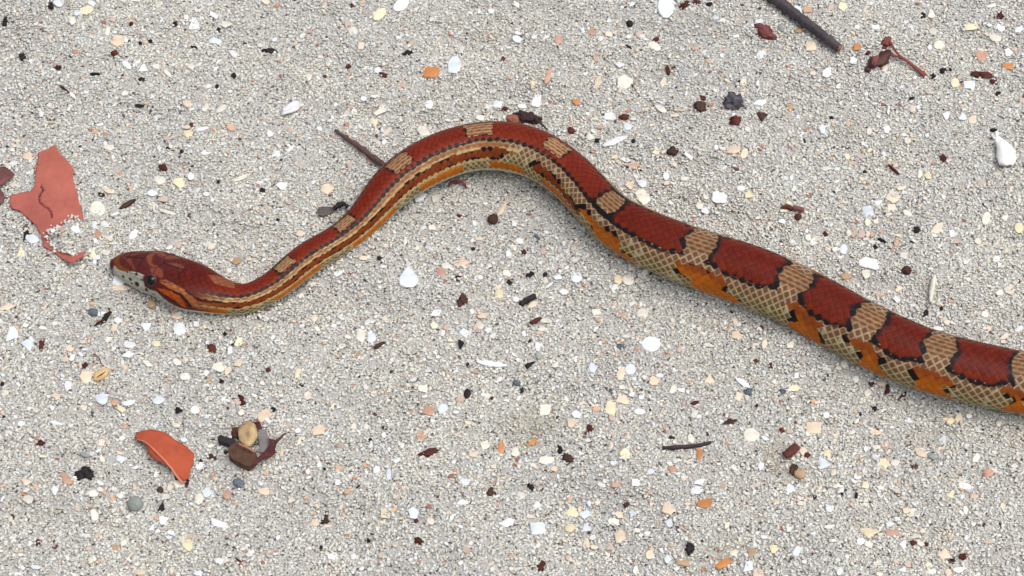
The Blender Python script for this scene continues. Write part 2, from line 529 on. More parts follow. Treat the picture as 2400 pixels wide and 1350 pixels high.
# map pixels of the photograph onto the snake's own surface coordinates (s, phi)
ms = np.concatenate([np.arange(0.0002, S_HEAD * 1.3, .0004), np.arange(S_HEAD * 1.3, S_VIS + .01, .0008)])
mp_ = np.radians(np.arange(-75, 150, 1.5))
MS, MP = np.meshgrid(ms, mp_, indexing='ij')
MPts = surf(MS.ravel(), MP.ravel()).reshape(MS.shape + (3,))
d1 = np.gradient(MPts, axis=0); d2 = np.gradient(MPts, axis=1)
nn = np.cross(d2, d1)
cen = at_s(cf, MS.ravel()).reshape(MPts.shape)
sg = np.sign(np.sum(nn * (MPts - cen), -1)); nn *= sg[..., None]
vis = np.sum(nn * (CAM - MPts), -1) > 0
mpx = project(MPts.reshape(-1, 3))[vis.ravel()]
msv, mpv = MS.ravel()[vis.ravel()], MP.ravel()[vis.ravel()]
def to_sp(px, py):
    k = int(np.argmin((mpx[:, 0] - px) ** 2 + (mpx[:, 1] - py) ** 2))
    return float(msv[k]), float(mpv[k])
def map_poly(zs, sc, ox, oy):
    return [to_sp(ox + a / sc, oy + b / sc) for a, b in zs]
Z1 = (4.8, 240, 540); Z2 = (3.068, 600, 260); Z3 = (3.0, 1050, 250); Z4 = (3.75, 1350, 440); Z5 = (3.553, 1850, 600)

# ---- tessellation: fine where the photo sees it, coarse beyond the frame
s_grid = np.concatenate([np.linspace(0.00005, .004, 22)[:-1], np.arange(.004, S_HEAD * 1.2, .00024), np.arange(S_HEAD * 1.2, S_VIS + .005, .00034), np.arange(S_VIS + .005, seg[-1] - .001, .0008)])
p_fine = np.radians(np.linspace(-128, 128, 216)); p_under = np.radians(np.linspace(128, 232, 24)[1:-1])
p_grid = np.concatenate([p_fine, p_under])
NS, NP = len(s_grid), len(p_grid)
SS, PP = np.meshgrid(s_grid, p_grid, indexing='ij')
s1 = SS.ravel(); p1 = PP.ravel()
p1w = np.where(p1 > math.pi, p1 - 2 * math.pi, p1)
ap1 = np.abs(p1w); sgn = np.where(p1w < 0, -1, 1)
r1 = at_s(rf, s1)
# scale lattice: unit squares in (P, Q) are diamonds on the skin
Lf = .0013 + .165 * rf
uf_ = np.cumsum(DS0 / Lf)
u1 = np.interp(s1, sf, uf_)
ROW = math.radians(9.3)
v1 = p1w / ROW
Pq, Qq = u1 + v1 / 2, u1 - v1 / 2
Pi, Qi = np.round(Pq), np.round(Qq)
dp, dq = Pq - Pi, Qq - Qi
dd = 2 * np.maximum(np.abs(dp), np.abs(dq))
du = dp + dq                                  # -1 .. 1, tailwards positive
uc = (Pi + Qi) / 2; vc = Pi - Qi
sc_ = np.interp(uc, uf_, sf)                  # the scale's centre
pc = vc * ROW; apc = np.abs(pc)
def hsh(a, b, k):
    x = np.sin(a * 127.1 + b * 311.7 + k * 74.7) * 43758.5453
    return x - np.floor(x)
h1, h2, h3 = hsh(Pi, Qi, 1), hsh(Pi, Qi, 2), hsh(Pi, Qi, 3)
ventral = ap1 > math.radians(123)

# ---- pattern, decided scale by scale
deg = np.degrees
SADPX = [(663, 622, 6.6, 0), (806, 520, 7.6, 0), (935, 377, 8.2, 0), (1124, 305, 8.8, 0), (1300, 350, 8.4, 0), (1426, 473, 8.8, .6), (1643, 572, 11.4, 1), (1868, 645, 11.5, 1),
         (2040, 738, 11, 1), (2207, 806, 11, 1), (2408, 853, 11, 1)]
SAD = []
for x, y, ln, opn in SADPX:
    SAD.append((to_sp(min(x, 2400), y)[0] + (max(0, x - 2400) * .00016), ln * 1e-3, opn))
while SAD[-1][0] < seg[-1] - .02:
    SAD.append((SAD[-1][0] + .026, .0095, 1))
NAPE = map_poly([(1190, 508), (1290, 505), (1400, 548), (1490, 592), (1492, 652), (1380, 632), (1250, 592)], *Z1)
s_neck = S_HEAD
bh = np.interp(sc_, [s_neck, SAD[0][0], SAD[2][0], SAD[3][0], SAD[5][0], SAD[6][0], SAD[9][0], seg[-1]], [38, 38, 37, 36, 38, 39, 45, 45])     # half width of the blotches, degrees
# edges follow the scales only half-way, so that they come out toothed rather than stepped
sc_ = .55 * sc_ + .45 * s1
apc = np.where(np.sign(pc) == np.sign(p1w), .55 * apc + .45 * ap1, ap1)
adeg = deg(apc)
dsad = np.full(len(s1), 1.0)
for s0, ln, opn in SAD:
    dsad = np.minimum(dsad, np.abs(sc_ - s0) - ln / 2 * .8)
post = sstep(SAD[5][0], SAD[6][0], sc_)
bh = bh + post * (10 * sstep(.0005, .0075, dsad) - 4)          # the blotches bulge between the saddles
RED, BLK, TAN, NETU, NETL, ORA, BRN, PAL, CRM, CRL, TNB = range(11)
cat = np.full(len(s1), NETL)
cat[adeg < bh + 26] = NETU
jit = (h1 - .5)
# lateral blotches, read off the photograph
LAT = [([(70, 362), (130, 322), (250, 310), (372, 345), (380, 376), (300, 352), (200, 352), (100, 372)], Z3, BRN),
       ([(80, 390), (180, 372), (222, 390), (210, 432), (130, 446), (0, 505), (0, 470)], Z3, ORA),
       ([(370, 410), (430, 400), (520, 430), (560, 485), (500, 465), (400, 440)], Z3, ORA),
       ([(580, 408), (650, 405), (700, 448), (785, 545), (850, 630), (950, 770), (900, 745), (800, 605), (700, 515), (600, 445)], Z3, BRN),
       ([(640, 470), (700, 540), (770, 590), (840, 690), (920, 810), (870, 790), (780, 680), (690, 590)], Z3, ORA),
       ([(15, 175), (75, 180), (140, 255), (210, 325), (335, 405), (385, 480), (385, 545), (480, 615), (545, 690), (460, 660), (330, 580), (200, 450), (140, 330), (80, 270)], Z4, ORA),
       ([(830, 638), (900, 645), (1080, 685), (1160, 740), (1285, 780), (1305, 850), (1285, 905), (1345, 935), (1425, 975), (1412, 1040), (1300, 1010), (1150, 930), (1030, 855), (1000, 790), (920, 745), (860, 690)], Z4, ORA),
       ([(-30, 380), (60, 398), (135, 440), (255, 560), (285, 580), (222, 592), (232, 640), (272, 700), (262, 748), (100, 660), (-20, 600), (0, 540), (100, 545), (50, 480)], Z5, ORA),
       ([(475, 675), (560, 685), (685, 738), (745, 820), (775, 860), (722, 852), (742, 900), (815, 1000), (835, 1050), (680, 980), (555, 895), (622, 845), (570, 780), (510, 720)], Z5, ORA),
       ([(995, 925), (1080, 915), (1225, 958), (1335, 1030), (1362, 1070), (1270, 1082), (1292, 1120), (1385, 1218), (1200, 1160), (1035, 1105), (1060, 1020), (1040, 970)], Z5, ORA),
       ([(1725, 1095), (1954, 1088), (1954, 1318), (1695, 1280), (1890, 1212), (1880, 1180), (1780, 1130)], Z5, ORA)]
s_rear = max(to_sp(2395, 940)[0], to_sp(2395, 860)[0])
for zs, zz, ct in LAT:
    poly = map_poly(zs, *zz)
    ins = in_poly(sc_, apc, poly)
    dist = seg_dist(sc_, apc * .0105, [(a, b * .0105) for a, b in poly], True)
    rim = (~ins) & (dist < .0013) & (adeg < bh + 48) & (adeg > bh + 12) & (np.sin(sc_ * 430 + adeg * .09) > -.25)
    cat[ins] = ct
    cat[rim] = BLK
rear = sc_ > s_rear + .001
ph = np.mod((sc_ - s_rear) / .026, 1.0)
cat[rear & (adeg > bh + 26) & (ph < .42)] = ORA
# the neck is striped rather than blotched
s_str = SAD[3][0] + .010
neck = sc_ < s_str + .007 * np.sin(adeg * .13 + .6)              # the stripes end raggedly
nb = adeg - bh + (h1 - .5) * 4.0
cat[neck & (nb > 3)] = CRL
cat[neck & (nb > 7)] = TNB
cat[neck & (nb > 16)] = CRL
cat[neck & (nb > 19.5)] = BRN
cat[neck & (nb > 20) & (nb < 25.5) & (h2 < .6)] = BLK
cat[neck & (nb > 39) & (nb < 44) & (h3 < .55)] = BLK
cat[neck & (nb > 44)] = CRL
cat[neck & (nb > 49)] = NETL
low = np.mod(sc_ / .034 + .25, 1)
cat[neck & (nb > 53) & (low < .6)] = ORA
# dorsal blotches: red with a black rim that is thick in the corners
blackw = np.zeros(len(s1))
dors = adeg < bh + jit * 2.5
cat[dors] = RED
dside = (bh - adeg) * math.pi / 180 * r1                    # metres in from the blotch's long edge
dend = np.full(len(s1), 1.0)
wav = np.sin(sc_ * 900) * .3 + np.sin(sc_ * 2300 + 1) * .3
for s0, ln, opn in SAD:
    half = ln / 2 * (1 - .36 * np.clip(adeg / 34, 0, 1.2) * opn)
    d = np.abs(sc_ - s0)
    wlim = 999. if opn > .8 else (28. if opn > .1 else 21.)
    e = d - half
    if opn < .8:
        e = np.maximum(e, (adeg - wlim) * math.pi / 180 * r1)
        e = np.where(adeg < wlim + 12, e, .02)
    dend = np.minimum(dend, e)
    tan = (e < .0003 * (h3 - .5)) & (adeg < np.minimum(wlim, bh + 6))
    cat[tan] = np.where(adeg[tan] < 23, TAN, NETU)
isred = cat == RED
ant = 1 - sstep(SAD[4][0], SAD[5][0] + .01, sc_)
k1 = np.clip(1 - dside / (.0015 - .0004 * ant + .0007 * wav), 0, 2); k2 = np.clip(1 - dend / (.0026 - .0015 * ant), 0, 2)
blackw = np.where(isred, sstep(.15, .62, np.sqrt(k1 ** 2 + k2 ** 2) + (h2 - .5) * .34), 0)
blackw = np.maximum(blackw, sstep(-2.5, .5, deg(ap1) * .6 + adeg * .4 - bh) * (1 - sstep(2.0, 4.5, deg(ap1) * .6 + adeg * .4 - bh - 2.2 * wav)) * (cat != TAN) * (dend > .0002) * (.55 + .45 * (h1 < .75)))
nape_in = in_poly(s1, p1w, NAPE)
cat[adeg > 117] = CRM
# ---- colours: each scale has a middle and a rim
CEN = np.array([(.118, .0118, .0048), (.009, .006, .007), (.120, .050, .023), (.135, .066, .034), (.150, .094, .034), (.43, .112, .004), (.160, .032, .006), (.48, .38, .14), (.46, .40, .22), (.40, .285, .125), (.23, .088, .034)])
RIM = np.array([(.068, .0064, .0034), (.007, .005, .006), (.245, .140, .068), (.38, .270, .155), (.45, .365, .195), (.34, .080, .004), (.105, .021, .005), (.55, .45, .20), (.52, .47, .28), (.20, .105, .036), (.36, .205, .095)])
c0 = CEN[cat]; c1 = RIM[cat]
netlike = np.isin(cat, [TAN, NETU, NETL])
wr = np.where(netlike, sstep(.68, .90, dd), sstep(.72, .98, dd))
# the tan scales of the back are streaks: pale along their long edges
streak = np.abs(dp - dq)                       # across the scale, 0 at its keel
wr = np.where(cat == TAN, sstep(.30, .62, streak * 1.15 + .25 * dd), wr)
# on the neck the light scales are long streaks with dark gaps
nk = np.isin(cat, [CRL, TNB])
wr = np.where(nk, sstep(.50, .95, streak * 1.0 + .30 * dd + .25 * (h3 - .5)), wr)
col = c0 * (1 - wr[:, None]) + c1 * wr[:, None]
gap = netlike & (dd > .93)
col = np.where((gap & (h1 < .5))[:, None], col * .78, col)
val = 1 + (h3 - .5) * .22
col = col * val[:, None]
col = np.where(((cat == RED))[:, None], col * (1 + ant[:, None] * np.array([.34, .42, .15])), col)
col = np.where((cat == TAN)[:, None], col * (1 + .38 * ant[:, None]), col)
# lateral blotches run from dark brown above to orange below; the red warms towards the flank
up = (cat == ORA) * (1 - sstep(bh + 16, bh + 40, adeg))
col = col * (1 - up[:, None] * .85) + up[:, None] * .85 * np.array([.165, .034, .008]) * val[:, None]
fl = (cat == RED) * sstep(.35, .95, adeg / bh) * (.3 + .7 * h2)
col = col * (1 - fl[:, None] * .5) + fl[:, None] * .5 * np.array([.205, .032, .007])
col = col * (1 - blackw[:, None]) + blackw[:, None] * np.array([.012, .008, .009])
# white-tipped scales beside the dark marks
tip = netlike & (h2 > .90) & (adeg > bh + 8) & (blackw < .3) & (du > -.2)
col = np.where(tip[:, None], col * .6 + .4 * np.array([.58, .51, .32]), col)
# belly plates
vent_c = np.array([.60, .56, .42])
col[ventral] = vent_c
relief = (1 - sstep(.78, 1.0, dd)) * (.55 + .45 * du) * .055 * np.interp(s1, sf, Lf)
vsc = np.mod(u1 * .8, 1.0)
relief = np.where(ventral, .00012 * vsc, relief)
# ---- the head
hd = 1 - sstep(S_HEAD * .70, S_HEAD * .98, s1)                # 1 on the head, 0 on the neck
hcol = np.tile(np.array([.078, .0125, .0115]), (len(s1), 1))
bk = sstep(S_EYE + .004, S_EYE + .016, s1)
hcol = hcol * (1 - bk[:, None]) + bk[:, None] * np.array([.098, .0100, .0055])
def paint(zs, rgb, amt=1.0, soft=.00025, mirror=True):
    poly = map_poly(zs, *Z1)
    if mirror:
        m = in_poly(s1, ap1, poly) | in_poly(s1, -ap1, poly)
        d = np.minimum(seg_dist(s1, ap1 * .0085, [(a, b * .0085) for a, b in poly], True), seg_dist(s1, -ap1 * .0085, [(a, b * .0085) for a, b in poly], True))
    else:
        m = in_poly(s1, p1w, poly); d = seg_dist(s1, p1w * .0085, [(a, b * .0085) for a, b in poly], True)
    w = np.where(m, .5 + .5 * np.clip(d / soft, 0, 1), .5 - .5 * np.clip(d / soft, 0, 1)) * amt
    hcol[:] = hcol * (1 - w[:, None]) + w[:, None] * np.array(rgb)
def stroke(zs, rgb, wid, amt=1.0):
    pl = map_poly(zs, *Z1)
    d = np.minimum(seg_dist(s1, ap1 * .0085, [(a, b * .0085) for a, b in pl]), seg_dist(s1, -ap1 * .0085, [(a, b * .0085) for a, b in pl]))
    w = (1 - sstep(wid * .6, wid * 1.25, d)) * amt
    hcol[:] = hcol * (1 - w[:, None]) + w[:, None] * np.array(rgb)
    return d
headm = hd > 0
TANH_C = (.20, .055, .030); ORS = (.31, .058, .008); STR = (.29, .098, .034)
LIP = (.36, .345, .275)
lipz = math.radians(103)
paint([(140, 395), (180, 440), (240, 458), (330, 462), (400, 474), (470, 505), (455, 560), (475, 630), (530, 672), (610, 690), (700, 770), (850, 858), (930, 895), (1010, 930), (1000, 990), (700, 880), (480, 760), (190, 600), (120, 480)], LIP)
paint([(128, 330), (150, 262), (200, 228), (235, 258), (195, 300), (192, 380), (245, 425), (330, 452), (240, 462), (165, 430)], lin(110, 60, 24), .8)
paint([(490, 300), (540, 238), (580, 212), (682, 236), (705, 282), (650, 294), (600, 264), (562, 294), (548, 360), (582, 388), (632, 405), (600, 422), (540, 402), (502, 350)], TANH_C, .8, mirror=False)
paint([(528, 420), (620, 408), (672, 440), (694, 512), (672, 545), (600, 505), (550, 470)], TANH_C, .75)
paint([(748, 368), (850, 372), (945, 408), (905, 432), (872, 452), (820, 412), (758, 396)], TANH_C, .7, mirror=False)
paint([(230, 300), (330, 330), (370, 440), (340, 440), (290, 360)], TANH_C, .5)
paint([(636, 556), (720, 556), (830, 615), (935, 675), (1005, 738), (1065, 790), (1195, 818), (1300, 815), (1480, 780), (1480, 850), (1230, 880), (1160, 890), (1080, 880), (1000, 855), (955, 780), (900, 722), (830, 692), (760, 652), (660, 592)], STR)
paint([(606, 645), (700, 665), (785, 690), (865, 740), (915, 800), (965, 868), (900, 858), (830, 795), (740, 745), (655, 695)], ORS)
stroke([(800, 690), (880, 722), (930, 782), (992, 855)], (.014, .009, .008), .00042)
stroke([(640, 695), (740, 752), (838, 832), (890, 866), (960, 885)], (.03, .016, .012), .00022)
stroke([(940, 678), (1040, 752), (1110, 795), (1210, 812), (1320, 808)], (.018, .010, .010), .00034)
stroke([(1110, 870), (1190, 885)], (.02, .01, .01), .0003)
sut = []
def seam(pl, wid=.00019, amt=.85):
    pts = [(S_EYE + a * 1e-3, math.radians(b) * .0085) for a, b in pl]
    d = np.minimum(seg_dist(s1, p1w * .0085, pts), seg_dist(s1, p1w * .0085, [(a, -b) for a, b in pts]))
    w = (1 - sstep(wid * .6, wid * 1.3, d)) * amt
    hcol[:] = hcol * (1 - w[:, None]) + w[:, None] * np.array((.030, .008, .008))
    sut.append(d)
seam([(-3.2, 0), (-3.0, 22), (.5, 24), (3.2, 14), (4.4, 0)])                 # frontal shield
seam([(-3.0, 22), (-2.6, 52), (2.6, 56), (3.4, 34), (3.2, 14)])              # brow plate
seam([(3.4, 34), (6.5, 48), (10.5, 44), (12.6, 20), (12.0, 0)])              # crown plates
seam([(4.4, 0), (12.0, 0)]); seam([(-9.4, 0), (-3.2, 0)])
seam([(-6.6, 0), (-6.3, 30), (-5.6, 58)]); seam([(-9.4, 0), (-9.2, 40)]); seam([(-5.6, 58), (-2.6, 52)])
for x, y, rr in ((318, 545, .0008), (388, 600, .0010), (232, 520, .0006), (378, 492, .0007), (500, 668, .0008), (575, 720, .0005), (275, 470, .0006), (440, 560, .0005), (330, 600, .0005)):
    a, b = to_sp(240 + x / 4.8, 540 + y / 4.8)
    d = np.hypot(s1 - a, (ap1 - b) * .0085); w = 1 - sstep(rr * .7, rr * 1.3, d)
    hcol[:] = hcol * (1 - w[:, None]) + w[:, None] * np.array((.035, .022, .02))
ea, eb = to_sp(352, 657)
ed = np.hypot(s1 - ea, (ap1 - eb) * .0085); w = (1 - sstep(.0024, .0031, ed)) * .8
hcol[:] = hcol * (1 - w[:, None]) + w[:, None] * np.array((.05, .012, .010))
mott = .5 + .5 * np.sin(s1 * 2100 + 5 * np.sin(p1w * 7)) * np.sin(p1w * 23 + 3 * np.sin(s1 * 900))
hcol *= (1 + .10 * (mott - .5) * 2)[:, None]
hsc = sstep(S_EYE + .004, S_EYE + .012, s1) * (1 - .38 * sstep(.66, .98, dd) + .16 * (h3 - .5)) + (1 - sstep(S_EYE + .004, S_EYE + .012, s1))
hcol *= hsc[:, None]
# lower jaw and throat are pale
jaw = sstep(math.radians(104), math.radians(112), ap1)
hcol = hcol * (1 - jaw[:, None]) + jaw[:, None] * np.array([.56, .53, .42])
wb = hd[:, None]
col = col * (1 - wb) + hcol * wb
# the nape mark lies where head plates give way to scales
nd = np.where(nape_in, 1.0, 0.0) * .9
col = col * (1 - nd[:, None]) + nd[:, None] * (np.array([.25, .078, .036]) * (1 - .25 * sstep(.5, .9, dd))[:, None])
relief = relief * (1 - hd)
for d in sut:
    relief = relief - .00010 * (1 - sstep(.0001, .00032, d)) * hd
mouth = np.exp(-((ap1 - lipz - .02) * .008 / .00022) ** 2) * hd * (s1 > .0012)
relief = relief - .00022 * mouth
col = col * (1 - .7 * mouth[:, None])
relief *= sstep(0, .0015, s1)

VS = surf(s1, p1w, relief)
kk = (np.arange(NS - 1)[:, None] * NP + np.arange(NP)[None, :])
kn = (np.arange(NS - 1)[:, None] * NP + (np.arange(NP)[None, :] + 1) % NP)
FS = np.stack([kk, kn, kn + NP, kk + NP], -1).reshape(-1, 4)
VS = np.concatenate([VS, at_s(cf, np.array([0.0]))[0:1] + fw[0] * .0001, at_s(cf, np.array([seg[-1]]))])
colv = np.concatenate([col, col[:1], col[-1:]])
skin = bpy.data.materials.new('snake_skin')
skin.use_nodes = True
t = skin.node_tree
b = t.nodes['Principled BSDF']
an = t.nodes.new('ShaderNodeAttribute'); an.attribute_name = 'Col'
tc = t.nodes.new('ShaderNodeTexCoord')
nz = t.nodes.new('ShaderNodeTexNoise'); nz.inputs['Scale'].default_value = 700; nz.inputs['Detail'].default_value = 4
t.links.new(tc.outputs['Object'], nz.inputs['Vector'])
mr = t.nodes.new('ShaderNodeMapRange'); mr.inputs['From Min'].default_value = .3; mr.inputs['From Max'].default_value = .7; mr.inputs['To Min'].default_value = .84; mr.inputs['To Max'].default_value = 1.16
t.links.new(nz.outputs['Fac'], mr.inputs['Value'])
vm = t.nodes.new('ShaderNodeVectorMath'); vm.operation = 'SCALE'
t.links.new(an.outputs['Color'], vm.inputs[0]); t.links.new(mr.outputs[0], vm.inputs['Scale'])
t.links.new(vm.outputs[0], b.inputs['Base Color'])
mr2 = t.nodes.new('ShaderNodeMapRange'); mr2.inputs['To Min'].default_value = .28; mr2.inputs['To Max'].default_value = .46
t.links.new(nz.outputs['Fac'], mr2.inputs['Value']); t.links.new(mr2.outputs[0], b.inputs['Roughness'])
b.inputs['Specular IOR Level'].default_value = .11
FT = FS[:, ::-1]
snake = fast_mesh('snake', VS[:-2], FT, skin, True, colv[:-2])
bm = bmesh.new(); bm.from_mesh(snake.data)
bm.verts.ensure_lookup_table()
for ring in (range(NP), range((NS - 1) * NP, NS * NP)):
    try:
        f = bm.faces.new([bm.verts[i] for i in ring]); f.smooth = True
    except ValueError:
        pass
bmesh.ops.recalc_face_normals(bm, faces=bm.faces)
bm.to_mesh(snake.data); bm.free()
tag(snake, 'slender red blotched snake with tan saddles sliding over the pale sand', 'snake')
# eyes
iris = material('snake_iris', (.11, .032, .020), .2, .25, 2500, .0, .25, 0)
pup = material('snake_pupil', (.003, .003, .004), .06, .05, 900, .0, .30, 0)
def uvsphere(cx, R, axis, cap=180, nu=26, nv=16):
    axis = axis / np.linalg.norm(axis)
    t0 = np.cross(axis, [0, 0, 1.0]); t0 /= np.linalg.norm(t0); t1 = np.cross(axis, t0)
    Vv, Ff = [cx + axis * R], []
    for j in range(1, nv + 1):
        th = math.radians(cap) * j / nv
        for i in range(nu):
            a = math.tau * i / nu
            Vv.append(cx + R * (axis * math.cos(th) + (t0 * math.cos(a) + t1 * math.sin(a)) * math.sin(th)))
    for i in range(nu):
        Ff.append((0, 1 + i, 1 + (i + 1) % nu))
    for j in range(nv - 1):
        for i in range(nu):
            a0 = 1 + j * nu + i; a1 = 1 + j * nu + (i + 1) % nu
            Ff.append((a0, a0 + nu, a1 + nu, a1))
    return np.array(Vv), Ff
es, ep = to_sp(352, 657)
ep0 = ep
for sd_ in (1, -1):
    ep = ep0 + (.14 if sd_ < 0 else 0)
    q = surf(np.array([es]), np.array([ep * sd_]))[0]
    q2 = surf(np.array([es + .0004]), np.array([ep * sd_]))[0]; q3 = surf(np.array([es]), np.array([ep * sd_ + .03]))[0]
    nrm = np.cross(q2 - q, q3 - q); nrm /= np.linalg.norm(nrm)
    if np.dot(nrm, q - at_s(cf, np.array([es]))[0]) < 0: nrm = -nrm
    R = .0024
    c_ = q - nrm * R * (.52 if sd_ > 0 else .85)
    ev, ef = uvsphere(c_, R, nrm)
    eye = mesh_obj('eye', ev, ef, iris, snake, c_, True)
    pv, pf = uvsphere(c_, R * 1.012, nrm, 50)
    mesh_obj('pupil', pv, pf, pup, eye, c_, True)
# ------------------------------------------------------------------ shapes for leaves, twigs, shells and crumbs
def sheet(name, outline_px, lift, thick, mat, zfun=None, spacing=.0013, parent=None, smooth=True, colfun=None, ragged=.00012, base=H0):
    pts = []
    n = len(outline_px)
    zb = float(base(*U(outline_px[0][0], outline_px[0][1], 0)[:2]))
    O = [U(a, b, zb + lift)[:2] for a, b in outline_px]
    rr = random.Random(int(abs(outline_px[0][0] * 13 + outline_px[0][1])))
    for i in range(n):
        a, b = np.array(O[i]), np.array(O[(i + 1) % n])
        m = max(1, int(np.linalg.norm(b - a) / spacing))
        for k in range(m):
            q = a + (b - a) * k / m
            pts.append(q + (np.array([rr.gauss(0, ragged), rr.gauss(0, ragged)]) if k else 0))
    ne = len(pts)
    P = np.array(pts)
    x0, y0 = P.min(0); x1, y1 = P.max(0)
    gx_, gy_ = np.meshgrid(np.arange(x0, x1, spacing), np.arange(y0, y1, spacing))
    gx_ = gx_.ravel() + RNG.uniform(-.2, .2, gx_.size) * spacing; gy_ = gy_.ravel() + RNG.uniform(-.2, .2, gy_.size) * spacing
    ok = in_poly(gx_, gy_, [tuple(p) for p in P]) & (seg_dist(gx_, gy_, [tuple(p) for p in P], True) > spacing * .45)
    allp = [Vector((a, b)) for a, b in P] + [Vector((a, b)) for a, b in zip(gx_[ok], gy_[ok])]
    res = delaunay_2d_cdt(allp, [(i, (i + 1) % ne) for i in range(ne)], [], 1, 1e-7)
    vv = np.array([(v.x, v.y) for v in res[0]]); ff = [tuple(f) for f in res[2]]
    z = base(vv[:, 0], vv[:, 1]) + lift
    if zfun is not None: z = z + zfun(vv[:, 0], vv[:, 1])
    top = np.c_[vv, z]; bot = np.c_[vv, z - thick]
    nv = len(vv)
    F = []
    for f in ff:
        a, b, c = vv[f[0]], vv[f[1]], vv[f[2]]
        if (b[0] - a[0]) * (c[1] - a[1]) - (b[1] - a[1]) * (c[0] - a[0]) < 0: f = f[::-1]
        F.append(f); F.append(tuple(i + nv for i in f[::-1]))
    cnt = {}
    for f in F[::2]:
        for i in range(3):
            e = (f[i], f[(i + 1) % 3]); cnt[e] = 1
    for (a, b) in list(cnt):
        if (b, a) not in cnt:
            F.append((b, a, a + nv, b + nv))
    V = np.concatenate([top, bot])
    c = V.mean(0); c[2] = V[:, 2].min()
    col = None
    if colfun is not None: col = colfun(V[:, 0], V[:, 1])
    o = mesh_obj(name, V, F, mat, parent, c, smooth, col)
    return o

def tube(name, pts, rad, mat, parent=None, seg=10, rough=.12, flat=1.0, sub=5, seed=1):
    """a bent, slightly lumpy stick through 3D points, closed at both ends"""
    rr = np.random.default_rng(seed)
    pts = np.asarray(pts, float); rad = np.asarray(rad, float)
    t = np.r_[0, np.cumsum(np.linalg.norm(np.diff(pts, axis=0), axis=1))]
    m = max(4, sub * (len(pts) - 1) + 1)
    x = np.linspace(0, t[-1], m)
    C = spline(t, pts, x); R = np.interp(x, t, rad)
    T = np.gradient(C, axis=0); T /= np.linalg.norm(T, axis=1)[:, None]
    A = np.cross(T, [0, 0, 1.0]); A /= np.linalg.norm(A, axis=1)[:, None] + 1e-12
    B = np.cross(A, T)
    V, F = [], []
    ridge = 1 + rough * rr.normal(size=seg)
    for j in range(m):
        lump_ = 1 + rough * rr.normal(size=seg) * .5 + rough * .5 * rr.normal()
        for i in range(seg):
            a = math.tau * i / seg
            V.append(C[j] + R[j] * ridge[i] * lump_[i] * (A[j] * math.cos(a) + B[j] * math.sin(a) * flat))
    for j in range(m - 1):
        for i in range(seg):
            a = j * seg + i; b = j * seg + (i + 1) % seg
            F.append((a, a + seg, b + seg, b))
    F.append(tuple(range(seg))); F.append(tuple(range((m - 1) * seg, m * seg))[::-1])
    V = np.array(V)
    c = C[0].copy(); c[2] = V[:, 2].min()
    return mesh_obj(name, V, F, mat, parent, c, True)

def ground_pts(pxs, lift):
    out = []
    for k, q in enumerate(pxs):
        dz = q[2] if len(q) > 2 else lift
        p = UH(q[0], q[1], dz)
        out.append((p[0], p[1], p[2] + dz))
    return np.array(out)

def basis(px, py, L, W, ang):
    """centre and half axes on the sand of something L x W pixels turned by ang in the picture"""
    a = math.radians(ang)
    c = UH(px, py, .0006)
    p = U(px + math.cos(a) * L / 2, py - math.sin(a) * L / 2, c[2] + .0006)
    q = U(px - math.sin(a) * W / 2, py - math.cos(a) * W / 2, c[2] + .0006)
    e1 = p - c; e2 = q - c
    e1[2] = 0; e2[2] = 0
    return c, e1, e2

OUT = {'f': [(0, 1), (.5, .5), (.95, -.1), (.95, -.55), (.5, -.93), (-.3, -1), (-.85, -.75), (-.95, -.25), (-.5, .45)],
       'p': [(1, .1), (.55, .75), (-.1, 1), (-.8, .6), (-1, -.2), (-.45, -.9), (.3, -1), (.85, -.55)],
       'o': [(math.cos(t * math.tau / 11), math.sin(t * math.tau / 11)) for t in range(11)],
       't': [(1, -.7), (.45, .2), (0, 1), (-.35, .5), (-1, -.75), (0, -.95)],
       'q': [(1, .85), (.1, 1), (-.95, .9), (-1, -.1), (-.9, -.9), (.2, -1), (.95, -.85), (1, 0)],
       's': [(1, .15), (.5, .7), (-.2, 1), (-.8, .6), (-1, -.1), (-.5, -.8), (.3, -.9), (.8, -.5)],
       'h': [(1, .75), (.5, .9), (0, .8), (-.5, .95), (-1, .8), (-.95, -.1), (-.6, -.8), (0, -1), (.6, -.85), (.95, -.1)]}
